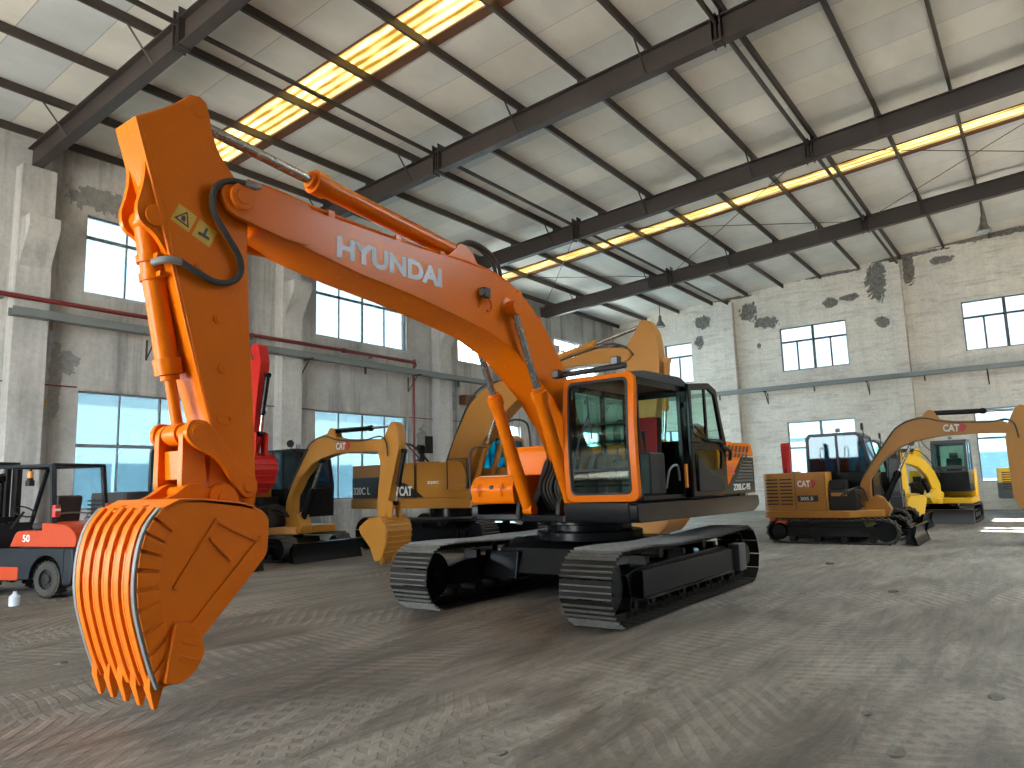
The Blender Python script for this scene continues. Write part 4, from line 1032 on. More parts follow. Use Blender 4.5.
def strip(bm, back, y0, y1, t):
    P = [Vector(p) for p in back]
    for i in range(len(P) - 1):
        def nn(k):
            tt = (P[min(k + 1, len(P) - 1)] - P[max(k - 1, 0)]).normalized(); q = Vector((tt.y, -tt.x))
            return q if q.dot(P[k] - Vector((6.3, .95))) > 0 else -q
        a, b = P[i], P[i + 1]; prism(bm, [tuple(a - nn(i) * .003), tuple(b - nn(i + 1) * .003), tuple(b + nn(i + 1) * t), tuple(a + nn(i) * t)], y0, y1)
    bmesh.ops.remove_doubles(bm, verts=bm.verts, dist=.0004)
def resamp(back, k=3): return [tuple(p.xz) for p in smooth_path([(a, 0, b) for a, b in back], k)]
RB = resamp(BACK[4:], 3)
for k in range(6):
    y = -.365 + k * .146
    bm = NB(); strip(bm, RB, y - .034, y + .034, .026); obj('wear_rib', bm, 'bucket_orange', bk, .006)
for k in range(5):
    y = -.292 + k * .146
    bm = NB(); strip(bm, resamp(BACK[6:11], 2), y - .012, y + .012, .016); obj('wear_bar', bm, 'bucket_orange', bk, .004)
bm = NB()
for yy in ((-.46, -.42), (.42, .46)): strip(bm, RB, yy[0], yy[1], .02)
obj('worn_edge_strip', bm, 'worn_steel', bk, .004)['label'] = 'bare worn steel edge strip'
# side-plate ribs: curved outer wear plates, cross straps
for s in (-1, 1):
    ya, yb = (HB, HB + .016) if s > 0 else (-HB - .016, -HB)
    bm = NB(); arc = [Vector(p) for p in RB]
    C0 = Vector((6.25, 1.0))
    for i in range(0, len(arc) - 2, 2):
        a, b = arc[i], arc[i + 1] + (arc[i + 2] - arc[i + 1]) * .55
        ia, ib = a + (C0 - a) * .24, b + (C0 - b) * .24
        prism(bm, [tuple(a), tuple(b), tuple(ib), tuple(ia)], ya, yb)
    obj('side_wear_plate', bm, 'bucket_orange', bk, .005)
    bm = NB()
    def strap(p, q, w):
        p, q = Vector(p), Vector(q); t = (q - p).normalized(); n_ = Vector((-t.y, t.x)) * w / 2; prism(bm, [tuple(p - n_), tuple(q - n_), tuple(q + n_), tuple(p + n_)], ya, yb)
    strap((5.90, 1.24), (6.46, .66), .085); strap((5.93, 1.22), (6.3, 1.40), .03); strap((6.18, 1.10), (6.36, 1.28), .02); strap((6.30, 1.42), (6.62, .95), .03)
    obj('side_strap', bm, 'bucket_orange', bk, .004)
    bm = NB(); prism(bm, rpoly([(6.68, .33), (6.58, .30), (6.46, .36), (6.39, .48), (6.42, .60), (6.48, .70), (6.62, .72)], [.02, .08, .1, .1, .1, .06, .02], 5), ya - (.0 if s > 0 else .03), yb + (.03 if s > 0 else 0)); sc = obj('side_cutter', bm, 'bucket_orange', bk, .006)
    bm = NB()
    for z in (.47, .60): prism(bm, rpoly([(6.43, z - .03), (6.58, z + .03), (6.59, z - .01), (6.44, z - .07)], .01, 2), (yb + .028 if s > 0 else ya - .036), (yb + .036 if s > 0 else ya - .028))
    obj('cutter_bar', bm, 'bucket_orange', sc, .004)

bk.location.y = .065
# cab
Y0, Y1, Z0, Z1 = .47, 1.48, 1.36, 2.98
def bulge(o, x0=1.3, amp=.07):
    for v in o.data.vertices:
        if v.co.x > x0 - .12: v.co.x += amp * (1 - ((v.co.z - 2.1) / .9) ** 2)
def densering(y0, y1, z0, z1, r, k=14):
    P = rrect(y0, y1, z0, z1, r, 4); out = []
    for i in range(len(P)):
        a, b = P[i], P[(i + 1) % len(P)]; n = k if math.dist(a, b) > .5 else 1
        for j in range(n): out.append((a[0] + (b[0] - a[0]) * j / n, a[1] + (b[1] - a[1]) * j / n))
    return out
bm = NB(); box(bm, -.40, 1.24, Y0, Y1, Z0, Z0 + .06); box(bm, -.42, -.36, Y0, Y1, Z0, 2.12); box(bm, -.40, 1.2, Y0, Y0 + .05, Z0 + .06, 1.75)
cabo = obj('cab', bm, 'black', H, .01)
bm = NB(); ring(bm, densering(Y0 - .02, Y1 + .02, Z0 - .005, Z1, .13), densering(Y0 + .06, Y1 - .075, Z0 + .09, Z1 - .065, .09), 1.20, 1.28, 'x'); o = obj('front_frame', bm, 'orange', cabo, .012, seg=3); bulge(o)
bm = NB(); ring(bm, densering(Y0 + .055, Y1 - .07, Z0 + .085, Z1 - .06, .09), densering(Y0 + .08, Y1 - .10, Z0 + .11, Z1 - .10, .08), 1.24, 1.285, 'x'); o = obj('windscreen_seal', bm, 'matt_black', cabo, .004); bulge(o)
for (za, zb) in ((Z0 + .115, 1.76), (1.765, Z1 - .09)):
    bm = NB(); n = 10
    for i in range(n):
        a, b = za + (zb - za) * i / n, za + (zb - za) * (i + 1) / n; prism(bm, [(Y0 + .10, a), (Y1 - .11, a), (Y1 - .11, b), (Y0 + .10, b)], 1.255, 1.261, 'x')
    bmesh.ops.remove_doubles(bm, verts=bm.verts, dist=.0005); o = obj('windscreen', bm, 'cab_glass', cabo, 0); bulge(o)
bm = NB(); box(bm, 1.245, 1.275, Y0 + .1, Y1 - .11, 1.745, 1.775); o = obj('windscreen_rail', bm, 'matt_black', cabo); bulge(o)
bm = NB(); tube(bm, [(1.345, .62, 1.78), (1.37, .70, 2.1), (1.33, .86, 2.5)], .010, 6); tube(bm, [(1.34, .84, 2.72), (1.35, .86, 2.45), (1.36, .90, 2.15)], .012, 6); obj('wiper', bm, 'matt_black', cabo)
# roof
bm = NB(); prism(bm, rpoly([(1.26, 2.90), (1.24, 2.985), (.9, 3.03), (-.2, 3.05), (-.42, 2.98), (-.46, 2.86), (-.36, 2.86), (-.3, 2.90)], [.03, .05, .1, .1, .08, .04, .02, .02]), Y0, Y1); obj('roof', bm, 'matt_black', cabo, .035, seg=3)
bm = NB()
def post(x0, x1, ya, yb, za=Z0, zb=2.92): box(bm, x0, x1, ya, yb, za, zb)
post(1.13, 1.21, Y0, Y0 + .07); post(1.15, 1.21, Y1 - .05, Y1); post(-.42, -.30, Y1 - .10, Y1); post(-.42, -.32, Y0, Y0 + .08); post(.30, .37, Y0, Y0 + .05, 1.7)
box(bm, -.41, -.35, Y0, Y1, 2.08, 2.16); box(bm, -.41, -.35, Y0, Y1, 2.80, 2.92); box(bm, -.42, 1.2, Y0, Y0 + .05, 2.82, 2.92); box(bm, -.42, 1.2, Y1 - .05, Y1, 2.84, 2.93)
post(-.35, -.12, Y1 - .06, Y1, Z0, 2.9)
obj('cab_post', bm, 'black', cabo, .01)
bm = NB(); box(bm, -.385, -.378, Y0 + .08, Y1 - .10, 2.16, 2.80); obj('rear_window', bm, 'cab_glass', cabo)
for (xa, xb) in ((.37, 1.13), (-.32, .30)):
    bm = NB(); box(bm, xa, xb, Y0 + .02, Y0 + .026, 1.75, 2.82); obj('side_window', bm, 'cab_glass', cabo)
# light bar
bm = NB(); cyl(bm, (1.34, .50, 3.03), (1.34, 1.42, 3.05), .038, n=12); lb = obj('light_bar', bm, 'matt_black', cabo)
for y in (.42, 1.30):
    bm = NB(); box(bm, 1.32, 1.42, y - .055, y + .055, 3.06 if y > 1 else 2.99, 3.17 if y > 1 else 3.10); lo = obj('roof_lamp', bm, 'matt_black', lb, .012)
    bm = NB(); z = 3.115 if y > 1 else 3.045; prism(bm, rrect(y - .042, y + .042, z - .042, z + .042, .015), 1.42, 1.426, 'x'); obj('lamp_lens', bm, 'lens', lo)
# swung-back door
DO = rpoly([(-.20, 1.37), (-.16, 2.1), (-.20, 2.93), (-.98, 3.02), (-1.28, 2.93), (-1.42, 2.50), (-1.58, 2.16), (-1.62, 2.08), (-1.53, 2.02), (-1.53, 1.37)], [.05, .05, .08, .1, .12, .1, .04, .03, .04, .05], 4)
DW = [(-.30, 2.20), (-.30, 2.86), (-.96, 2.93), (-1.19, 2.86), (-1.31, 2.48), (-1.40, 2.20)]
bm = NB()
# door as frame pieces around two windows
def frame_poly(bm, outer, inner, y0, y1):
    ring(bm, outer, inner, y0, y1)
UO = [(-.20, 2.12), (-.20, 2.95), (-.98, 3.03), (-1.28, 2.95), (-1.42, 2.50), (-1.58, 2.12)]
frame_poly(bm, UO, DW, 1.53, 1.58)
LO = [(-.20, 2.12), (-1.58, 2.12), (-1.60, 2.05), (-1.52, 2.0), (-1.52, 1.37), (-.20, 1.37)]; LI = [(-.34, 2.02), (-1.30, 2.04), (-1.36, 2.0), (-1.34, 1.86), (-1.30, 1.76), (-.34, 1.74)]
ring(bm, LO, LI, 1.53, 1.58)
door = obj('cab_door', bm, 'black', cabo, .012)
bm = NB(); prism(bm, inset(DW, -.01), 1.55, 1.556); obj('door_window', bm, 'cab_glass', door)
bm = NB(); box(bm, -.86, -.80, 1.54, 1.57, 2.18, 2.92); obj('window_mullion', bm, 'black', door)
bm = NB(); prism(bm, [(-.33, 1.73), (-.33, 2.03), (-1.31, 2.05), (-1.36, 2.0), (-1.31, 1.75)], 1.55, 1.556); obj('door_window', bm, 'cab_glass', door)
bm = NB(); prism(bm, rpoly([(-.34, 1.44), (-.34, 1.98), (-.62, 1.78), (-.80, 1.70), (-1.24, 1.62), (-1.30, 1.44)], [.04, .04, .1, .1, .1, .05]), 1.581, 1.61); obj('door_inner_trim', bm, 'matt_black', door, .012)
bm = NB(); tube(bm, [(-.30, 1.60, 2.35), (-.75, 1.62, 2.17), (-1.1, 1.62, 2.16), (-1.38, 1.60, 2.14)], .014, 8); tube(bm, [(-1.35, 1.59, 2.1), (-1.58, 1.62, 2.02), (-1.60, 1.60, 1.88)], .03, 8); obj('door_handle', bm, 'matt_black', door)
for z in (1.5, 2.6):
    bm = NB(); cyl(bm, (-.22, 1.52, z), (-.22, 1.52, z + .1), .025, n=10); box(bm, -.26, -.20, 1.47, 1.53, z + .02, z + .08); obj('door_hinge', bm, 'black', door)
bm = NB(); box(bm, -.135, -.085, 1.50, 1.53, 1.50, 1.82); obj('reflector_strip', bm, 'amber', cabo)
# interior
bm = NB(); box(bm, .12, .62, .74, 1.22, 1.76, 1.90); box(bm, .2, .5, .82, 1.14, Z0 + .06, 1.76); seat = obj('seat', bm, 'seat_black', cabo, .04, seg=3)
bm = NB(); mt = Matrix.Translation((.12, 0, 1.9)) @ Matrix.Rotation(R(-8), 4, 'Y') @ Matrix.Translation((-.12, 0, -1.9))
box(bm, -.02, .10, .74, 1.22, 1.86, 2.52, mt); obj('seat_shell', bm, 'seat_black', seat, .05, seg=3)
bm = NB(); box(bm, .101, .17, .76, 1.20, 1.90, 2.50, mt); obj('seat_cover', bm, 'seat_red', seat, .03, seg=3)['label'] = 'dark red seat back cover'
bm = NB()
for y in (.66, 1.30): box(bm, .25, .72, y - .08, y + .08, 1.42, 1.98)
obj('arm_console', bm, 'matt_black', cabo, .03)
bm = NB()
for y in (.66, 1.30): tube(bm, [(.66, y, 1.98), (.68, y, 2.08), (.70, y, 2.16)], .018, 8); cyl(bm, (.70, y, 2.14), (.72, y, 2.26), .032, n=12)
for y in (.88, 1.04): tube(bm, [(1.05, y, 1.42), (1.0, y, 1.8), (.95, y, 2.05)], .014, 8); box(bm, 1.0, 1.14, y - .05, y + .05, 1.44, 1.47)
obj('control_levers', bm, 'matt_black', cabo)
bm = NB(); tube(bm, [(.35, 1.42, 1.5), (.30, 1.46, 1.75), (.05, 1.46, 1.80), (-.05, 1.44, 1.6)], .016, 8); obj('entry_grab_rail', bm, 'worn_steel', cabo)
bm = NB()
for xx in (.98,): tube(bm, [(1.0, -1.42, 1.4), (1.0, -1.42, 2.1), (.6, -1.42, 2.2)], .016, 8)
tube(bm, [(1.24, 1.49, 1.6), (1.29, 1.55, 1.7), (1.29, 1.55, 2.3), (1.24, 1.49, 2.4)], .0, 6) if False else None
obj('front_handrail', bm, 'matt_black', H)

# ------------------------------------------------------------------ compact excavators parked in a row along the hall (forward = +x, left = +y)
CABP = [(.70, .98), (.72, 1.75), (.56, 2.56), (.42, 2.66), (-.70, 2.66), (-.78, 2.56), (-.82, .98)]
def compact(name, label, cat, x, y, rz, paintm, glass='teal_glass', tailm=None, logo=True, boom='row', swing=None, blade_mat='black', text_set=('CAT', '305.5'), lod=1, cabm='black', bucketm=None, skirt=True, group=None, badge_red=True, bw=.30, rear=-1.36, coverm=None):
    t = thing(name, label, cat, (x, y, 0), rz, group)
    B = blade_mat
    for s in (1, -1): rubber_track(t, s * .79, .40, 1.00, rear, .29, .285, s)
    bm = NB(); prism(bm, [(-.6, .25), (.6, .25), (.5, .50), (-.5, .50)], -.62, .62); cyl(bm, (0, 0, .48), (0, 0, .60), .42, n=32); obj('car_body', bm, 'black', t, .01)
    # dozer blade with push arms
    bm = NB(); prism(bm, [(1.60, .02), (1.66, .0), (1.62, .10), (1.57, .24), (1.60, .38), (1.66, .44), (1.60, .45), (1.54, .36), (1.52, .22), (1.55, .10)], -1.0, 1.0)
    for y_ in (-1.0, .985): prism(bm, [(1.40, .05), (1.66, .0), (1.60, .2), (1.66, .44), (1.50, .36)], y_, y_ + .015)
    bl = obj('dozer_blade', bm, B, t, .006)
    bm = NB()
    for y_ in (-.42, .34): prism(bm, [(.3, .28), (1.54, .16), (1.54, .30), (.3, .40)], y_, y_ + .08)
    obj('push_arm', bm, 'black', bl, .006)
    # slewing platform, engine cover with rounded tail
    fl = rpoly([(.62, .95), (.62, -.30), (.95, -.42), (.95, -.06), (1.12, -.06), (1.12, .05), (.72, .95), (-.8, .95), (-1.6, .75), (-1.78, .3), (-1.78, -.3), (-1.6, -.75), (-1.0, -.95), (.2, -.95), (.62, -.5)], .05) if False else rpoly([(.78, .93), (-.8, .95), (-1.58, .93), (-1.78, .70), (-1.82, 0), (-1.78, -.70), (-1.58, -.93), (-.8, -.95), (.25, -.95), (.45, -.70), (.95, -.42), (.95, .05), (.78, .10)], [.05, .1, .2, .2, .2, .2, .2, .1, .1, .1, .06, .06, .04], 5)
    bm = NB(); prism(bm, fl, .60, .78, 'z'); pl = obj('slewing_platform', bm, tailm if tailm and rear > -1.3 else paintm, t, .03)
    tail = rpoly([(-.18, -.94), (-.9, -.95), (-1.55, -.93), (-1.76, -.70), (-1.80, 0), (-1.76, .70), (-1.55, .93), (-.84, .93), (-.84, -.30), (-.18, -.30)], [.03, .1, .25, .25, .3, .25, .25, .05, .05, .05], 6)
    bm = NB(); prism(bm, tail, .78, 1.70, 'z'); ec = obj('engine_cover', bm, coverm or paintm, t, .05, seg=3)
    if tailm:
        bm = NB(); prism(bm, inset(tail, -.012), .62, 1.18, 'z'); obj('counterweight', bm, tailm, t, .03)
    bm = NB()
    for xx in (-.90, -.20): box(bm, xx - .005, xx + .005, -.957, -.945, .80, 1.68)
    obj('cover_seam', bm, 'matt_black', ec)
    for r_ in range(8):
        for c_ in range(2):
            z = .93 + r_ * .085; xa = -1.60 + c_ * .34
            bm = NB(); prism(bm, [(xa, z), (xa + .29, z), (xa + .29, z + .032), (xa, z + .03)], -.953 if c_ else -.952, -.90)
            v = [q.co for q in bm.verts]
            obj('louvre_slot', bm, 'matt_black', ec)
    if text_set:
        text('maker_lettering', text_set[0], 'white2', ec, (-.84, -.958, 1.36), 'R', .15, .30, .03)
        if badge_red:
            bm = NB(); prism(bm, [(-.52, 1.33), (-.46, 1.33), (-.40, 1.43), (-.46, 1.53), (-.52, 1.53), (-.50, 1.43)], -.958, -.952); obj('maker_badge', bm, 'decal_red', ec)
        if text_set[1]:
            bm = NB(); box(bm, -.86, -.38, -.957, -.95, 1.00, 1.15); pt = obj('model_plate', bm, 'decal_black', ec)
            text('model_lettering', text_set[1], 'white2', ec, (-.80, -.960, 1.035), 'R', .08, .30, .015)
    # right-hand step with tank and hoses beside the boom
    bm = NB(); box(bm, -.16, .44, -.86, -.34, .78, 1.28); box(bm, -.14, .20, -.80, -.36, 1.28, 1.5); obj('hydraulic_block', bm, 'matt_black', t, .03)
    bm = NB()
    for k in range(3): tube(bm, [(.1 + k * .1, -.87, 1.1 + .05 * k), (.3, -.9, 1.25), (.52, -.6, 1.1 + .1 * k), (.6, -.35, 1.0)], .02, 7, 4)
    obj('hydraulic_hose', bm, 'rubber', t)
    bm = NB(); box(bm, -.1, .25, -.878, -.862, 1.12, 1.2); obj('yellow_valve_cover', bm, paintm, t)
    c = cab(t, CABP, 1.60, -.12, .90, cabm, glass, mull=-.05)
    bm = NB(); tube(bm, [(.5, -.10, 2.3), (.62, -.3, 2.55), (.62, -.36, 2.72)], .012, 6); cyl(bm, (.60, -.37, 2.76), (.64, -.37, 2.76), .09, n=18); obj('mirror', bm, 'matt_black', c)
    bm = NB(); cyl(bm, (-.1, .4, 2.70), (-.1, .4, 2.80), .06, .05, 14); obj('beacon', bm, 'lens', c)
    # boom, arm, bucket
    sw = swing; yb = -.22
    G = BOOMS[boom]
    parts = []
    bm = NB(); prism(bm, [(.55, .62), (1.00, .62), (1.08, .80), (.96, 1.05), (.78, 1.12), (.5, .95)], yb - .16, yb + .16); parts.append(obj('swing_post', bm, paintm, t, .02))
    bm = NB(); prism(bm, G['boom'], yb - bw / 2 + .03, yb + bw / 2 - .03); bo = obj('boom', bm, paintm, t, .012); parts.append(bo)
    bm = NB()
    for y_ in (yb - bw / 2 + .015, yb + bw / 2 - .03): prism(bm, inset(G['boom'], .015), y_, y_ + .015)
    obj('boom_side_plate', bm, paintm, bo, .004)
    bm = NB()
    if 'lug' in G: 
        lx, lz = G['lug']
        for y_ in (yb - .10, yb + .06): prism(bm, rpoly([(lx - .28, lz - .22), (lx - .05, lz + .05), (lx + .06, lz + .03), (lx + .18, lz - .2)], [.02, .05, .05, .02]), y_, y_ + .04)
        obj('cylinder_lug', bm, paintm, bo, .005)
    else: bm.free()
    if text_set and 'logo' in G:
        x_, z_, s_ = G['logo']; tx = text('boom_lettering', text_set[0], 'white2', bo, (x_, yb - bw / 2 - .002 - .003, z_), 'R', .16, .32, .03, tilt=s_)
        if badge_red:
            bm = NB(); prism(bm, [(x_ + .30, z_ - .02), (x_ + .40, z_ - .03), (x_ + .48, z_ + .07), (x_ + .40, z_ + .18), (x_ + .30, z_ + .17), (x_ + .34, z_ + .08)], yb - bw / 2 - .002, yb - bw / 2 + .012); obj('maker_badge', bm, 'decal_red', bo)
    bm = NB(); prism(bm, G['arm'], yb - .11, yb + .11); ar = obj('arm', bm, paintm, t, .012); parts.append(ar)
    p, q = G['cyl_boom']; parts.append(hyd(t, 'boom_cylinder', (p[0], yb, p[1]), (q[0], yb, q[1]), .075, .035, .52, 'black', .06))
    p, q = G['cyl_arm']; parts.append(hyd(t, 'arm_cylinder', (p[0], yb, p[1]), (q[0], yb, q[1]), .055, .028, G.get('sp', .6), 'black', .05))
    p, q = G['cyl_bucket']; parts.append(hyd(t, 'bucket_cylinder', (p[0], yb, p[1]), (q[0], yb, q[1]), .05, .026, .66, 'black', .05))
    bk = bucket_part(t, G['bside'], G['bback'], .36, bucketm or paintm, 5, tooth_len=.12, thick=.02, tdir=G.get('tdir'), rib=1); parts.append(bk)
    bm = NB()
    for y_ in (yb - .15, yb + .11): prism(bm, G['link'], y_, y_ + .03)
    parts.append(obj('bucket_link', bm, paintm, t, .005))
    for ch in [bk]: ch.location.y += yb
    if not G.get('nohose'):
        bm = NB()
        for k, y_ in enumerate((yb - .17, yb + .17)): tube(bm, [(p_[0], y_, p_[1]) for p_ in G['hose']], .016, 8, 5)
        parts.append(obj('boom_hose', bm, 'rubber', t))
    if sw:
        for p_ in parts: swing_rot(p_, .9, yb, sw)
    return t
BOOMS = {
 'row': dict(
  boom=rpoly([(.62, .62), (.98, .66), (.66, 1.05), (.68, 1.50), (1.00, 1.93), (1.42, 2.24), (1.80, 2.36), (2.3, 2.44), (3.1, 2.44), (3.72, 2.42), (3.86, 2.55), (3.80, 2.66), (3.5, 2.70), (2.5, 2.76), (2.24, 2.82), (1.92, 2.92), (1.50, 2.82), (1.20, 2.50), (.66, 1.78), (.46, 1.40), (.40, 1.0)],
      [.03, .05, .1, .1, .1, .1, .1, .1, .1, .05, .1, .08, .1, .1, .1, .1, .15, .2, .2, .1, .1], 3),
  lug=(2.08, 3.00), logo=(2.30, 2.53, R(-3)),
  arm=rpoly([(3.62, 2.45), (3.80, 2.70), (4.02, 3.02), (4.10, 3.04), (4.22, 2.96), (4.28, 2.50), (4.06, 1.75), (3.84, .98), (3.74, .88), (3.60, .94), (3.62, 1.5), (3.72, 2.1)], [.08, .05, .06, .05, .08, .1, .1, .05, .06, .05, .1, .1], 3),
  cyl_boom=((.92, .92), (1.62, 2.30)), cyl_arm=((2.10, 2.97), (4.08, 2.95)), cyl_bucket=((4.33, 2.40), (4.06, 1.30)), sp=.62,
  bside=rpoly([(3.30, .80), (3.56, .97), (3.98, 1.0), (4.14, .80), (4.12, .50), (3.96, .14), (3.78, .10), (3.66, .38), (3.34, .68)], .04, 3),
  bback=[(3.60, 1.0), (3.98, 1.02), (4.12, .93), (4.18, .74), (4.15, .50), (4.06, .30), (3.96, .14)], tdir=(-.3, -1.0),
  link=rpoly([(4.02, 1.36), (4.12, 1.30), (4.08, .98), (3.94, .96), (3.93, 1.3)], .04, 3),
  hose=[(.60, 1.66), (1.10, 2.36), (1.42, 2.72), (1.9, 2.86), (2.4, 2.74), (3.2, 2.68), (3.75, 2.74), (3.95, 2.6), (4.0, 2.3)]),
'edge': dict(
  boom=rpoly([(.62, .62), (.98, .66), (.66, 1.05), (.68, 1.50), (1.00, 1.93), (1.42, 2.24), (1.80, 2.36), (2.3, 2.44), (3.1, 2.44), (3.50, 2.42), (3.60, 2.52), (3.55, 2.64), (3.4, 2.70), (2.5, 2.76), (2.24, 2.82), (1.92, 2.92), (1.50, 2.82), (1.20, 2.50), (.66, 1.78), (.46, 1.40), (.40, 1.0)],
      [.03, .05, .1, .1, .1, .1, .1, .1, .1, .05, .1, .08, .1, .1, .1, .1, .15, .2, .2, .1, .1], 3),
  lug=(2.08, 3.00), logo=(2.30, 2.53, R(-3)),
  arm=rpoly([(3.45, 2.30), (3.52, 2.62), (3.70, 2.98), (3.80, 3.02), (3.95, 2.95), (4.08, 2.4), (3.98, 1.5), (3.84, .80), (3.62, .74), (3.47, 1.0)], .07, 3),
  cyl_boom=((.92, .92), (1.62, 2.30)), cyl_arm=((2.10, 2.97), (3.78, 2.92)), cyl_bucket=((4.16, 2.30), (4.20, 1.20)), sp=.62,
  bside=rpoly([(3.66, .90), (3.60, .62), (3.90, .22), (4.35, .12), (4.75, .40), (4.82, .80), (4.55, 1.05), (4.0, 1.02)], .06, 3),
  bback=[(3.64, .78), (3.66, .55), (3.92, .18), (4.35, .09), (4.70, .30), (4.84, .62), (4.80, .86)], tdir=(-.2, 1.0),
  link=rpoly([(4.15, 1.26), (4.26, 1.2), (4.18, .92), (4.0, .92), (4.02, 1.1)], .04, 3),
  hose=[(.60, 1.66), (1.10, 2.36), (1.42, 2.72), (1.9, 2.86), (2.4, 2.74), (3.2, 2.68), (3.5, 2.72), (3.65, 2.6), (3.7, 2.3)]),
 'up': dict(
  boom=rpoly([(.62, .62), (.98, .66), (.86, 1.2), (.95, 1.9), (1.25, 2.55), (1.70, 3.05), (2.35, 3.55), (2.75, 3.85), (2.66, 4.0), (2.45, 4.02), (1.75, 3.62), (1.20, 3.25), (.80, 2.7), (.52, 1.9), (.42, 1.1)], .08, 3),
  lug=(1.35, 3.52),
  arm=rpoly([(2.52, 3.80), (2.66, 4.12), (2.86, 4.44), (3.02, 4.40), (3.10, 4.05), (3.02, 3.5), (2.92, 2.6), (2.80, 2.25), (2.68, 2.3), (2.62, 3.0)], .06, 3),
  cyl_boom=((.92, .92), (1.30, 2.60)), cyl_arm=((1.36, 3.48), (2.92, 4.36)), cyl_bucket=((3.17, 3.80), (2.98, 2.70)), sp=.6,
  bside=rpoly([(2.90, 2.28), (2.66, 2.36), (2.40, 2.20), (2.16, 1.98), (2.20, 1.80), (2.46, 1.62), (2.78, 1.60), (2.98, 1.80), (3.06, 2.08)], .05, 3),
  bback=[(2.86, 2.36), (3.02, 2.24), (3.08, 2.04), (3.00, 1.80), (2.80, 1.60), (2.46, 1.58), (2.18, 1.76)],
  link=rpoly([(2.94, 2.76), (3.06, 2.70), (3.04, 2.3), (2.88, 2.3), (2.86, 2.7)], .04, 3),
  hose=[(.50, 1.6), (.75, 2.6), (1.15, 3.3), (1.7, 3.72), (2.4, 4.12), (2.8, 4.3), (2.95, 4.1)]),
 'low': dict(
  boom=rpoly([(.62, .62), (.98, .66), (.90, 1.1), (1.05, 1.5), (1.35, 1.80), (1.75, 1.92), (2.10, 1.96), (2.12, 2.15), (1.95, 2.25), (1.45, 2.22), (1.05, 2.05), (.72, 1.65), (.48, 1.1)], .06, 3),
  lug=(1.35, 2.38),
  arm=rpoly([(1.86, 2.02), (1.98, 2.3), (2.12, 2.40), (2.28, 2.34), (2.26, 1.9), (2.06, 1.1), (1.94, .84), (1.82, .86), (1.82, 1.4)], .05, 3),
  cyl_boom=((.92, .92), (1.30, 1.84)), cyl_arm=((1.36, 2.36), (2.14, 2.34)), cyl_bucket=((2.36, 1.90), (2.14, 1.10)), sp=.6,
  bside=rpoly([(1.74, .92), (1.60, .80), (1.70, .5), (1.80, .16), (1.98, .10), (2.22, .22), (2.34, .48), (2.34, .74), (2.20, .92)], .04, 3),
  bback=[(1.86, .96), (2.18, .95), (2.33, .80), (2.37, .60), (2.32, .38), (2.18, .20), (2.06, .12)], tdir=(-.3, -1),
  link=rpoly([(2.08, 1.14), (2.18, 1.1), (2.14, .86), (2.0, .86), (2.0, 1.1)], .03, 3),
  hose=[(.60, 1.5), (.95, 2.0), (1.35, 2.32), (1.8, 2.36), (2.1, 2.3), (2.14, 2.0)]),
}
D = -PI / 2
compact('compact_excavator', 'tan compact excavator with louvred tail parked on the right, its arm leaving the photo edge', 'excavator', 19.45, 4.2, D, 'cat', boom='edge')
compact('compact_excavator', 'tan compact excavator on the left whose raised arm rests its bucket on the floor', 'excavator', 11.32, 15.4, D, 'cat')
compact('compact_excavator', 'red compact excavator with upright arm, partly hidden behind the big orange arm', 'excavator', 8.15, 14.9, D + R(4), 'red', boom='up', tailm='red', coverm='dark_grey', glass='cab_glass', cabm='dark_grey', text_set=None)
compact('compact_excavator', 'dark grey compact excavator parked behind the right tan one', 'excavator', 24.6, 4.7, D, 'dark_grey', boom='low', swing=R(95), text_set=None, glass='cab_glass')
compact('compact_excavator', 'bright yellow compact excavator facing the camera by the end wall, arm slewed aside', 'excavator', 28.3, 3.05, PI - R(1), 'yellow', boom='low', swing=R(-38), blade_mat='dark_grey', text_set=None, glass='cab_glass', cabm='dark_grey', bw=.24)
compact('compact_excavator', 'yellow compact excavator with dark tail at the photo right edge, behind the tan arm', 'excavator', 33.0, -.10, D, 'yellow', boom='row', rear=-.8, tailm='dark_grey', text_set=None, glass='cab_glass')

# small red digger without a cab behind the louvred tail
t = thing('compact_digger', 'little red open digger with a black seat and upright arm, behind the tan excavator tail', 'excavator', (25.2, 7.02, 0), PI + R(5))
for s in (1, -1): rubber_track(t, s * .42, .22, .55, -.55, .2, .19, s)
bm = NB(); prism(bm, [(.95, .02), (1.0, .0), (.97, .16), (1.0, .34), (.93, .34), (.9, .16)], -.6, .6)
for y in (-.3, .25): prism(bm, [(.2, .18), (.93, .12), (.93, .22), (.2, .28)], y, y + .05)
obj('dozer_blade', bm, 'redorange', t, .005)
bm = NB(); cyl(bm, (0, 0, .3), (0, 0, .48), .25, n=24); prism(bm, rpoly([(.5, .3), (.5, -.3), (-.2, -.48), (-.75, -.4), (-.85, 0), (-.75, .4), (-.2, .48)], .1), .46, .58, 'z'); obj('slewing_platform', bm, 'red', t, .01)
bm = NB(); prism(bm, rpoly([(-.18, .58), (-.22, 1.12), (-.5, 1.2), (-.82, 1.05), (-.84, .58)], [.02, .08, .1, .1, .02]), -.40, .40); obj('engine_cover', bm, 'red', t, .03)
bm = NB(); box(bm, -.25, .15, -.24, .24, 1.14, 1.26); mt = Matrix.Translation((-.25, 0, 1.25)) @ Matrix.Rotation(R(-12), 4, 'Y') @ Matrix.Translation((.25, 0, -1.25)); box(bm, -.33, -.22, -.24, .24, 1.26, 1.80, mt); box(bm, -.1, .05, -.12, .12, .58, 1.15); obj('seat', bm, 'seat_black', t, .05, seg=3)
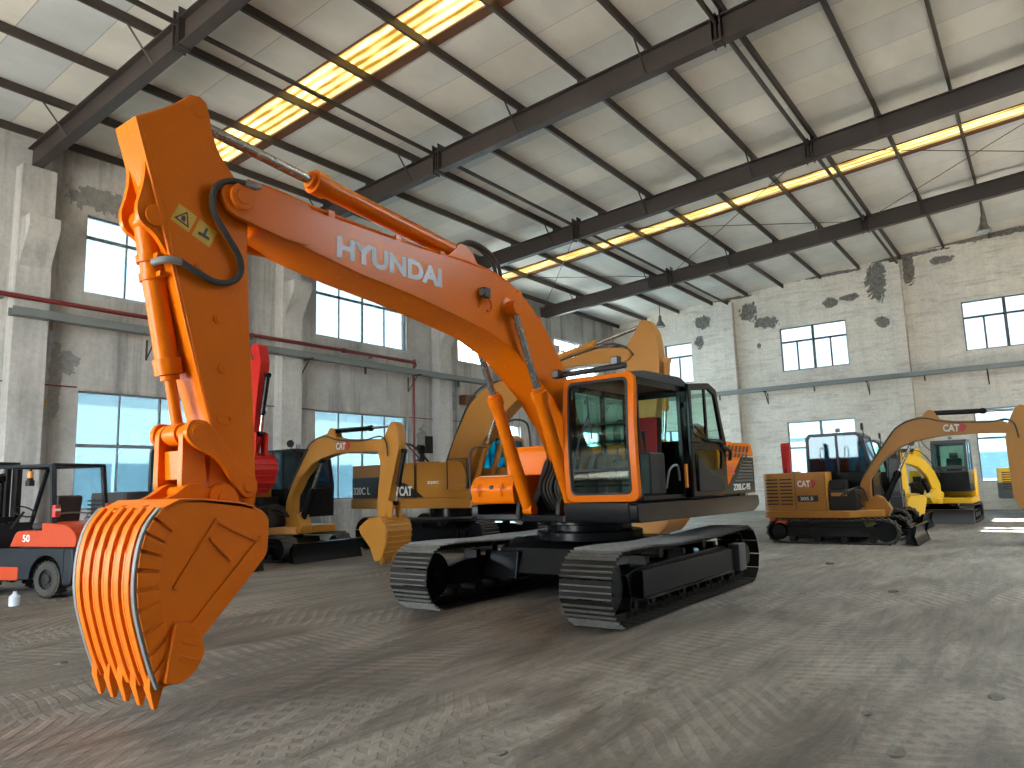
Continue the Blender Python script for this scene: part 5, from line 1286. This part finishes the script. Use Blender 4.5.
bm = NB(); prism(bm, rpoly([(.45, .5), (.7, .5), (.72, 1.2), (.95, 1.9), (1.02, 2.55), (.92, 2.72), (.80, 2.6), (.70, 2.0), (.48, 1.3)], .06), -.09, .09); obj('boom', bm, 'red', t, .01)
bm = NB(); prism(bm, rpoly([(.92, 2.72), (.80, 2.55), (1.0, 2.0), (1.15, 1.35), (1.27, 1.38), (1.18, 2.1), (1.05, 2.62)], .05), .10, .20); obj('arm', bm, 'red', t, .01)
hyd(t, 'boom_cylinder', (.75, 0, .7), (.98, 0, 1.9), .04, .02, .6, 'red', .04)
bs = rpoly([(1.10, 1.40), (1.3, 1.42), (1.42, 1.2), (1.36, .95), (1.2, .86), (1.0, 1.0)], .04, 3)
bkk = bucket_part(t, bs, [(1.12, 1.43), (1.30, 1.44), (1.43, 1.3), (1.44, 1.1), (1.36, .93), (1.2, .84)], .22, 'red', 3, tooth_len=.07, thick=.015)
bkk.location.y += .12
bm = NB(); tube(bm, [(.40, .1, .58), (.42, .1, .95), (.30, .12, 1.25)], .015, 8); tube(bm, [(.40, -.1, .58), (.42, -.1, .95), (.30, -.12, 1.25)], .015, 8); obj('control_levers', bm, 'matt_black', t)

# ------------------------------------------------------------------ the tan mid-size crawler behind the orange one
T = thing('crawler_excavator', 'tan crawler excavator with black side band, parked side-on behind the orange one', 'excavator', (15.15, 13.3, 0), D)
for s in (1, -1): steel_track(T, s * 1.15, .60, 1.86, -1.86, .43, .43, s, shoes=46)
bm = NB(); prism(bm, [(-1.0, .38), (1.0, .38), (.6, .82), (-.6, .82)], -.9, .9); cyl(bm, (0, 0, .8), (0, 0, 1.06), .62, n=40); obj('car_body', bm, 'black', T, .01)
hs = rpoly([(1.85, -.55), (1.85, .40), (1.60, .50), (1.60, 1.38), (-2.3, 1.38), (-2.6, 1.2), (-2.82, .5), (-2.85, 0), (-2.82, -.5), (-2.66, -1.28), (-2.45, -1.40), (1.85, -1.40)], [.04, .04, .02, .05, .15, .3, .3, .3, .3, .3, .1, .05], 5)
bm = NB(); prism(bm, hs, 1.08, 1.34, 'z'); obj('slewing_deck', bm, 'cat', T, .03)
bm = NB(); prism(bm, rpoly([(-.05, -1.38), (-2.42, -1.38), (-2.64, -1.24), (-2.78, -.5), (-2.8, 0), (-2.78, .5), (-2.6, 1.2), (-2.3, 1.36), (-.4, 1.36), (-.4, .35), (-.05, .35)], [.05, .1, .3, .3, .3, .3, .3, .1, .03, .03, .03], 5), 1.345, 2.26, 'z'); eh = obj('engine_hood', bm, 'cat', T, .12, seg=4)
bm = NB(); prism(bm, rpoly([(-2.44, 1.37), (.25, 1.37), (-.35, 1.72), (-1.05, 1.92), (-2.44, 1.92)], [.02, .02, .1, .1, .02]), -1.405, -1.385); bb = obj('black_side_band', bm, 'decal_black', eh)
text('model_lettering', '320C L', 'white2', bb, (-2.40, -1.409, 1.47), 'R', .20, .66, .02)
text('maker_lettering', 'CAT', 'white2', bb, (-.60, -1.409, 1.42), 'R', .24, .46, .035)
bm = NB(); box(bm, -.06, -.04, -1.40, -1.38, 1.36, 2.2); box(bm, -1.26, -1.24, -1.405, -1.38, 1.93, 2.2); obj('panel_seam', bm, 'matt_black', eh)
bm = NB(); prism(bm, rpoly([(.0, 1.345), (.0, 2.28), (.82, 2.26), (.95, 2.0), (1.0, 1.55), (1.85, 1.53), (1.85, 1.345)], [.02, .08, .1, .15, .1, .05, .02], 4), -1.38, -.52); ft = obj('fuel_tank', bm, 'cat', T, .04, seg=3)
text('side_lettering', 'E-SERIES' if False else '320C', 'white2', ft, (.38, -1.384, 1.70), 'R', .07, .40, .01)
bm = NB(); box(bm, -.9, .35, -.45, .45, 1.345, 1.85); obj('pump_housing', bm, 'matt_black', T, .04)
bm = NB(); tube(bm, [(-1.3, -1.1, 2.2), (-1.3, -1.1, 3.2), (-1.2, -1.1, 3.28), (.0, -1.1, 2.25)], .02, 8, 5, False); tube(bm, [(1.05, -1.36, 1.55), (1.05, -1.36, 2.3), (1.7, -1.36, 2.3), (1.7, -1.36, 1.55)], .018, 8, 5, False); tube(bm, [(-1.3, -.9, 2.2), (-1.15, -.9, 2.75), (-.6, -.9, 2.75), (-.2, -.7, 2.3)], .03, 8); obj('handrail', bm, 'matt_black', T)
bm = NB(); tube(bm, [(-1.2, .1, 2.2), (-1.2, .1, 2.6), (-1.35, .1, 2.8)], .07, 12); obj('exhaust_pipe', bm, 'matt_black', T)
bm = NB(); box(bm, .02, .10, -1.42, -1.30, 2.30, 2.34); cyl(bm, (-.05, -1.15, 2.6), (.0, -1.15, 2.6), .13, n=16); box(bm, .15, .2, -1.2, -.95, 2.5, 2.95); obj('mirror', bm, 'matt_black', T)
cab(T, [(1.62, 1.36), (1.66, 2.0), (1.50, 2.86), (1.30, 2.98), (-.22, 2.98), (-.30, 2.86), (-.34, 1.36)], 2.0, .42, 1.36, 'cat', 'teal_glass', post=.09, lower='cat', mull=.55)
TB = rpoly([(-.12, 1.9), (.10, 1.62), (.35, 1.66), (.78, 1.96), (1.12, 2.55), (1.84, 3.28), (2.40, 3.72), (3.2, 4.20), (3.83, 4.42), (4.8, 4.42), (5.60, 4.36), (5.78, 4.46), (5.72, 4.66), (5.30, 4.76), (4.78, 4.76), (3.74, 4.58), (2.6, 4.42), (1.87, 4.30), (1.31, 4.13), (.84, 3.75), (.34, 2.92)], [.08, .1, .08, .2, .2, .2, .3, .2, .2, .2, .08, .1, .1, .2, .2, .2, .2, .2, .2, .2, .1], 3)
bm = NB(); prism(bm, TB, -.22, .22); tbm = obj('boom', bm, 'cat', T, .012)
bm = NB()
for y in (-.24, .22): prism(bm, inset(TB, .012), y, y + .02)
obj('boom_side_plate', bm, 'cat', tbm, .004)
bm = NB()
for y in (-.10, .06): prism(bm, rpoly([(2.6, 4.45), (2.85, 4.72), (3.0, 4.70), (3.2, 4.5)], .04), y, y + .04)
obj('arm_cylinder_bracket', bm, 'cat', tbm, .004)
bm = NB()
for y in (-.18, .18): tube(bm, [(-.1, y, 2.1), (.35, y, 3.02), (.86, y, 3.88), (1.35, y, 4.25), (1.9, y, 4.32), (3.0, y, 4.50), (4.6, y, 4.76), (5.2, y, 4.84), (5.6, y, 4.72), (5.8, y, 4.5)], .026, 8, 4)
obj('boom_hose', bm, 'rubber', tbm)
for s in (1, -1): hyd(T, 'boom_cylinder', (.98, s * .30, 1.40), (1.95, s * .30, 3.72), .075, .04, .56, 'cat', .07)
hyd(T, 'arm_cylinder', (2.92, 0, 4.58), (6.10, 0, 5.22), .10, .05, .56, 'cat', .07)
bm = NB(); prism(bm, rpoly([(5.50, 4.42), (5.66, 4.80), (5.90, 5.10), (6.02, 5.30), (6.20, 5.28), (6.36, 5.0), (6.43, 4.57), (6.42, 4.10), (6.20, 2.6), (6.02, 1.62), (5.86, 1.60), (5.78, 1.75), (5.72, 2.8), (5.62, 3.9)], [.1, .1, .1, .06, .08, .1, .1, .1, .2, .06, .06, .05, .2, .2], 3), -.17, .17); obj('arm', bm, 'cat', T, .012)
hyd(T, 'bucket_cylinder', (6.55, 0, 4.3), (6.36, 0, 2.45), .07, .04, .6, 'cat', .07)
bm = NB()
for y in (-.24, .19): prism(bm, rpoly([(6.42, 2.52), (6.50, 2.40), (6.2, 1.7), (6.0, 1.75), (6.1, 2.1)], .05), y, y + .05)
prism(bm, rpoly([(6.36, 2.5), (6.46, 2.46), (6.38, 1.6), (6.26, 1.6)], .03), -.12, .12)
obj('bucket_link', bm, 'cat', T, .006)
bs = rpoly([(5.66, 1.6), (6.4, 1.66), (6.66, 1.4), (6.72, 1.0), (6.5, .55), (6.15, .42), (5.9, .44), (5.62, .9), (5.45, 1.3)], .08, 3)
bucket_part(T, bs, [(5.8, 1.64), (6.4, 1.68), (6.66, 1.46), (6.74, 1.1), (6.62, .72), (6.40, .50), (6.05, .40)], .55, 'cat', 5, tooth_len=.16)

# ------------------------------------------------------------------ forklift truck (forward = +x)
F = thing('forklift_truck', 'orange and dark grey forklift truck with an open overhead guard at the left photo edge', 'forklift', (5.57, 14.1, 0), R(106))
def wheel(parent, x, y, r, w, name='wheel'):
    s = 1 if y > 0 else -1
    bm = NB(); bmesh.ops.create_cone(bm, cap_ends=False, segments=40, radius1=r, radius2=r, depth=.001); bm.clear()
    prof = [(r * .55, -w / 2), (r * .90, -w / 2), (r, -w * .36), (r, w * .36), (r * .90, w / 2), (r * .55, w / 2)]
    ringv = []
    for i in range(44):
        a = 2 * PI * i / 44; ringv.append([bm.verts.new((rr * math.cos(a), yy, rr * math.sin(a))) for rr, yy in prof])
    for i in range(44):
        A, B_ = ringv[i], ringv[(i + 1) % 44]
        for j in range(6): bm.faces.new((A[j], A[(j + 1) % 6], B_[(j + 1) % 6], B_[j]))
    for k in range(22):
        a = 2 * PI * k / 22
        for q in (-1, 1):
            mt = Matrix.Rotation(a + (0 if q > 0 else .14), 4, 'Y') @ Matrix.Translation((r - .004, 0, 0))
            box(bm, 0, .018, min(q * .01, q * w * .46), max(q * .01, q * w * .46), -.022, .022, mt)
    o = obj(name, bm, 'rubber', parent); o.location = (x, y, r + .015)
    bm = NB(); cyl(bm, (0, -w * .3, 0), (0, w * .3, 0), r * .58, n=28); cyl(bm, (0, s * w * .3, 0), (0, s * w * .42, 0), r * .26, r * .2, 20)
    for k in range(6): a = PI / 3 * k; cyl(bm, (r * .38 * math.cos(a), s * w * .3, r * .38 * math.sin(a)), (r * .38 * math.cos(a), s * w * .36, r * .38 * math.sin(a)), r * .05, n=8)
    obj('rim', bm, 'matt_black', o, .004); return o
wheel(F, -.62, .48, .29, .22); wheel(F, -.62, -.48, .29, .22); wheel(F, 1.05, .52, .34, .26); wheel(F, 1.05, -.52, .34, .26)
# counterweight: rounded tail over dark base with arches
prof = rpoly([(-1.18, .20), (-1.24, .62), (-1.20, .80), (-.05, .80), (-.05, .62), (-.22, .62), (-.30, .42), (-.34, .22), (-.92, .20)], [.05, .05, .03, .02, .02, .08, .08, .02, .02], 4)
bm = NB()
prism(bm, [(-1.18, .20), (-1.24, .60), (-1.20, .82), (.10, .82), (.10, .66), (-.62, .70), (-.86, .60), (-.96, .40), (-.98, .20)], -.60, .60)
box(bm, -.95, .1, -.34, .34, .25, .80)
cwt = obj('counterweight', bm, 'grey_blue', F, .05, seg=3)
bm = NB()
arch = [( -.62 + .37 * math.cos(a), .32 + .37 * math.sin(a)) for a in [PI * k / 12 for k in range(13)]]
for y0 in (-.61, .53):
    prism(bm, [(.55, .32), (.55, .80), (-1.0, .80), (-1.0, .32)][0:0] or ([(.95, .42), (.95, .80), (-1.02, .80), (-1.02, .32)] + arch[::-1] + [(-.25, .30), (.6, .30)]), y0, y0 + .08)
obj('side_panel', bm, 'grey_blue', F, .01)
bm = NB(); prism(bm, rpoly([(-1.24, .82), (-1.24, 1.02), (-1.02, 1.18), (-.45, 1.22), (-.45, .82)], [.04, .14, .16, .04, .02], 5), -.58, .58); obj('counterweight_hood', bm, 'redorange', F, .07, seg=4)
bm = NB(); prism(bm, rpoly([(-.42, .82), (-.42, 1.08), (.28, 1.08), (.42, .82)], [.02, .05, .1, .02], 5), -.48, .48); hd = obj('engine_hood', bm, 'redorange', F, .05, seg=3)
text('capacity_lettering', '50', 'white2', hd, (.12, .485, .90), 'L', .12, .17, .02)
bm = NB(); prism(bm, rpoly([(.0, .28), (.0, .50), (1.05, .50), (1.05, .28)], .02), .46, .62); prism(bm, rpoly([(.0, .28), (.0, .50), (1.05, .50), (1.05, .28)], .02), -.62, -.46); obj('side_step', bm, 'redorange', F, .015)
bm = NB(); box(bm, .1, 1.3, -.5, .5, .50, .62); prism(bm, [(1.05, .62), (1.35, .62), (1.30, 1.15), (1.15, 1.2)], -.45, .45); obj('floor_plate', bm, 'grey_blue', F, .02)
bm = NB(); box(bm, -.22, .24, -.25, .25, 1.08, 1.20); mt = Matrix.Translation((-.22, 0, 1.2)) @ Matrix.Rotation(R(-8), 4, 'Y') @ Matrix.Translation((.22, 0, -1.2)); box(bm, -.30, -.18, -.24, .24, 1.20, 1.66, mt); obj('seat', bm, 'seat_black', F, .04, seg=3)
bm = NB(); tube(bm, [(-.33, .30, 1.22), (-.36, .30, 1.34), (-.36, -.30, 1.34), (-.33, -.30, 1.22)], .015, 8, 5); obj('grab_rail', bm, 'worn_steel', F)
bm = NB()
def bar(p, q, w=.045):
    p, q = Vector(p), Vector(q); d = q - p; m = Matrix.Translation((p + q) / 2) @ d.to_track_quat('Z', 'Y').to_matrix().to_4x4()
    box(bm, -w, w, -w * .7, w * .7, -d.length / 2, d.length / 2, m)
for s in (-1, 1): bar((-.62, s * .50, 1.12), (-.50, s * .48, 2.16)); bar((1.28, s * .46, 1.0), (.86, s * .46, 2.16), .035); bar((-.52, s * .48, 2.16), (.88, s * .46, 2.18), .04)
bar((-.50, -.50, 2.17), (-.50, .50, 2.17), .04); bar((.86, -.5, 2.17), (.86, .5, 2.17), .035)
for k in range(5): bar((-.30 + k * .24, -.46, 2.18), (-.30 + k * .24, .46, 2.18), .018)
og = obj('overhead_guard', bm, 'grey_blue', F, .012)
for s in (-1, 1):
    bm = NB(); box(bm, -.70, -.62, s * .50 - .05, s * .50 + .05, 1.30, 1.50); tl = obj('tail_lamp', bm, 'decal_red', F, .012)
    bm = NB(); box(bm, -.705, -.62, s * .50 - .045, s * .50 + .045, 1.40, 1.44); obj('lamp_lens', bm, 'white2', tl)
bm = NB(); cyl(bm, (.55, .1, 1.98), (.55, .1, 2.10), .05, n=16); ab = obj('beacon', bm, 'amber', F)
bm = NB(); box(bm, .50, .60, .05, .15, 1.84, 1.94); cyl(bm, (.55, .1, 1.94), (.55, .1, 1.98), .05, n=12); cyl(bm, (.55, .1, 2.10), (.55, .1, 2.15), .02, n=8); obj('beacon_bracket', bm, 'matt_black', F)
bm = NB(); tube(bm, [(1.1, 0, 1.1), (.8, 0, 1.38)], .022, 8, 2, False)
ct = Vector((.79, 0, 1.39)); ax = Vector((-.55, 0, .83)).normalized(); e1 = Vector((0, 1, 0)); e2 = ax.cross(e1)
tube(bm, [ct + (e1 * math.cos(a) + e2 * math.sin(a)) * .17 for a in [2 * PI * k / 16 for k in range(17)]], .014, 8, 2); obj('steering_wheel', bm, 'matt_black', F)
bm = NB()
for s in (-1, 1):
    box(bm, 1.46, 1.60, s * .36 - .05, s * .36 + .05, .10, 2.25); box(bm, 1.60, 1.70, s * .26 - .04, s * .26 + .04, .12, 2.20)
for z in (.5, 1.2, 2.2): box(bm, 1.46, 1.52, -.36, .36, z, z + .10)
mast = obj('mast', bm, 'matt_black', F, .008)
bm = NB()
for s in (-.12, .12): cyl(bm, (1.58, s, .2), (1.58, s, 1.9), .035, n=14); cyl(bm, (1.58, s, 1.9), (1.58, s, 2.1), .02, n=10); 
cyl(bm, (1.55, -.10, 2.0), (1.55, -.06, 2.0), .09, n=20)
obj('lift_cylinder', bm, 'black', mast)
bm = NB()
for y in (-.02, .03): box(bm, 1.62, 1.64, y, y + .03, .5, 2.05)
tube(bm, [(1.52, .2, 1.5), (1.3, .3, 1.65), (1.15, .35, 1.45), (1.3, .3, 1.2)], .018, 8); tube(bm, [(1.52, .24, 1.7), (1.25, .33, 1.8), (1.1, .35, 1.6), (1.25, .33, 1.3)], .016, 8)
obj('mast_chain_and_hoses', bm, 'rubber', mast)
bm = NB(); box(bm, 1.70, 1.76, -.5, .5, .22, .32); box(bm, 1.70, 1.76, -.5, .5, .60, .70)
for s in (-1, 1): box(bm, 1.76, 1.82, s * .3 - .06, s * .3 + .06, .06, .75); box(bm, 1.76, 2.75, s * .3 - .06, s * .3 + .06, .05, .09)
obj('fork', bm, 'matt_black', mast, .004)
o = obj('water_jug', (lambda b: (cyl(b, (0, 0, 0), (0, 0, .2), .11, n=24), cyl(b, (0, 0, .2), (0, 0, .26), .11, .04, 24), cyl(b, (0, 0, .26), (0, 0, .31), .04, n=16), b)[-1])(NB()), 'white', bevel=.006)
o.location = (4.62, 12.98, 0); o.scale = (.7, .7, .7); tag(o, 'pale plastic jug on the floor beside the forklift wheel', 'jug')

# ------------------------------------------------------------------ paired fittings: one object per piece
def split_pieces(o):
    bm = bmesh.new(); bm.from_mesh(o.data); bm.verts.ensure_lookup_table(); seen = {}; n = 0
    for v in bm.verts:
        if v.index in seen: continue
        st = [v]; seen[v.index] = n
        while st:
            a = st.pop()
            for e in a.link_edges:
                b = e.other_vert(a)
                if b.index not in seen: seen[b.index] = n; st.append(b)
        n += 1
    if n < 2: bm.free(); return
    for k in range(1, n):
        c = bm.copy(); c.verts.ensure_lookup_table(); bmesh.ops.delete(c, geom=[v for v in c.verts if seen[v.index] != k], context='VERTS')
        p = o.copy(); p.data = o.data.copy(); c.to_mesh(p.data); c.free(); COL.objects.link(p)
        p.data.polygons.foreach_set('use_smooth', [True] * len(p.data.polygons)); p.data.set_sharp_from_angle(angle=R(35))
    bmesh.ops.delete(bm, geom=[v for v in bm.verts if seen[v.index] != 0], context='VERTS'); bm.to_mesh(o.data); bm.free()
    o.data.set_sharp_from_angle(angle=R(35))
SPLIT = {'boom_cylinder_boss', 'bucket_link', 'boom_nose_plate', 'worn_edge_strip', 'arm_console', 'hose_fitting', 'boom_side_plate', 'arm_side_plate', 'arm_cylinder_bracket', 'cylinder_lug', 'push_arm', 'pipe_clamp', 'arm_plug_boss', 'side_step', 'decal_stripe', 'handrail', 'cutter_bar'}
for o in list(bpy.data.objects):
    if o.type == 'MESH' and o.name.split('.')[0] in SPLIT: split_pieces(o)
CL = [((896, 752), .05, 'dark dirt clod on the floor, nearest the photo bottom right'), ((996, 698), .05, 'dark dirt clod on the floor at the far right'), ((893, 592), .06, 'small dark clod on the floor right of the crawler tracks'),
      ((502, 754), .03, 'small dark pebble on the floor at the bottom centre'), ((61, 664), .035, 'small dark pebble on the floor left of the big bucket'), ((830, 564), .07, 'flat dark clod on the floor before the tan compact excavator'),
      ((867, 714), .035, 'small dark pebble above the clod at the bottom right'), ((745, 612), .035, 'small dark pebble on the floor right of the near track')]
for i, (px, r, lab) in enumerate(CL):
    d = fw * FPX + r2 * (px[0] - 512) - u2 * (px[1] - 384); tt = -CAMZ / d.z
    o = obj('dirt_clod', lump(r, 1.5, 1.0, .45, 40 + i), 'stone', smooth=0); o.location = (d.x * tt, d.y * tt, 0); tag(o, lab, 'clod')
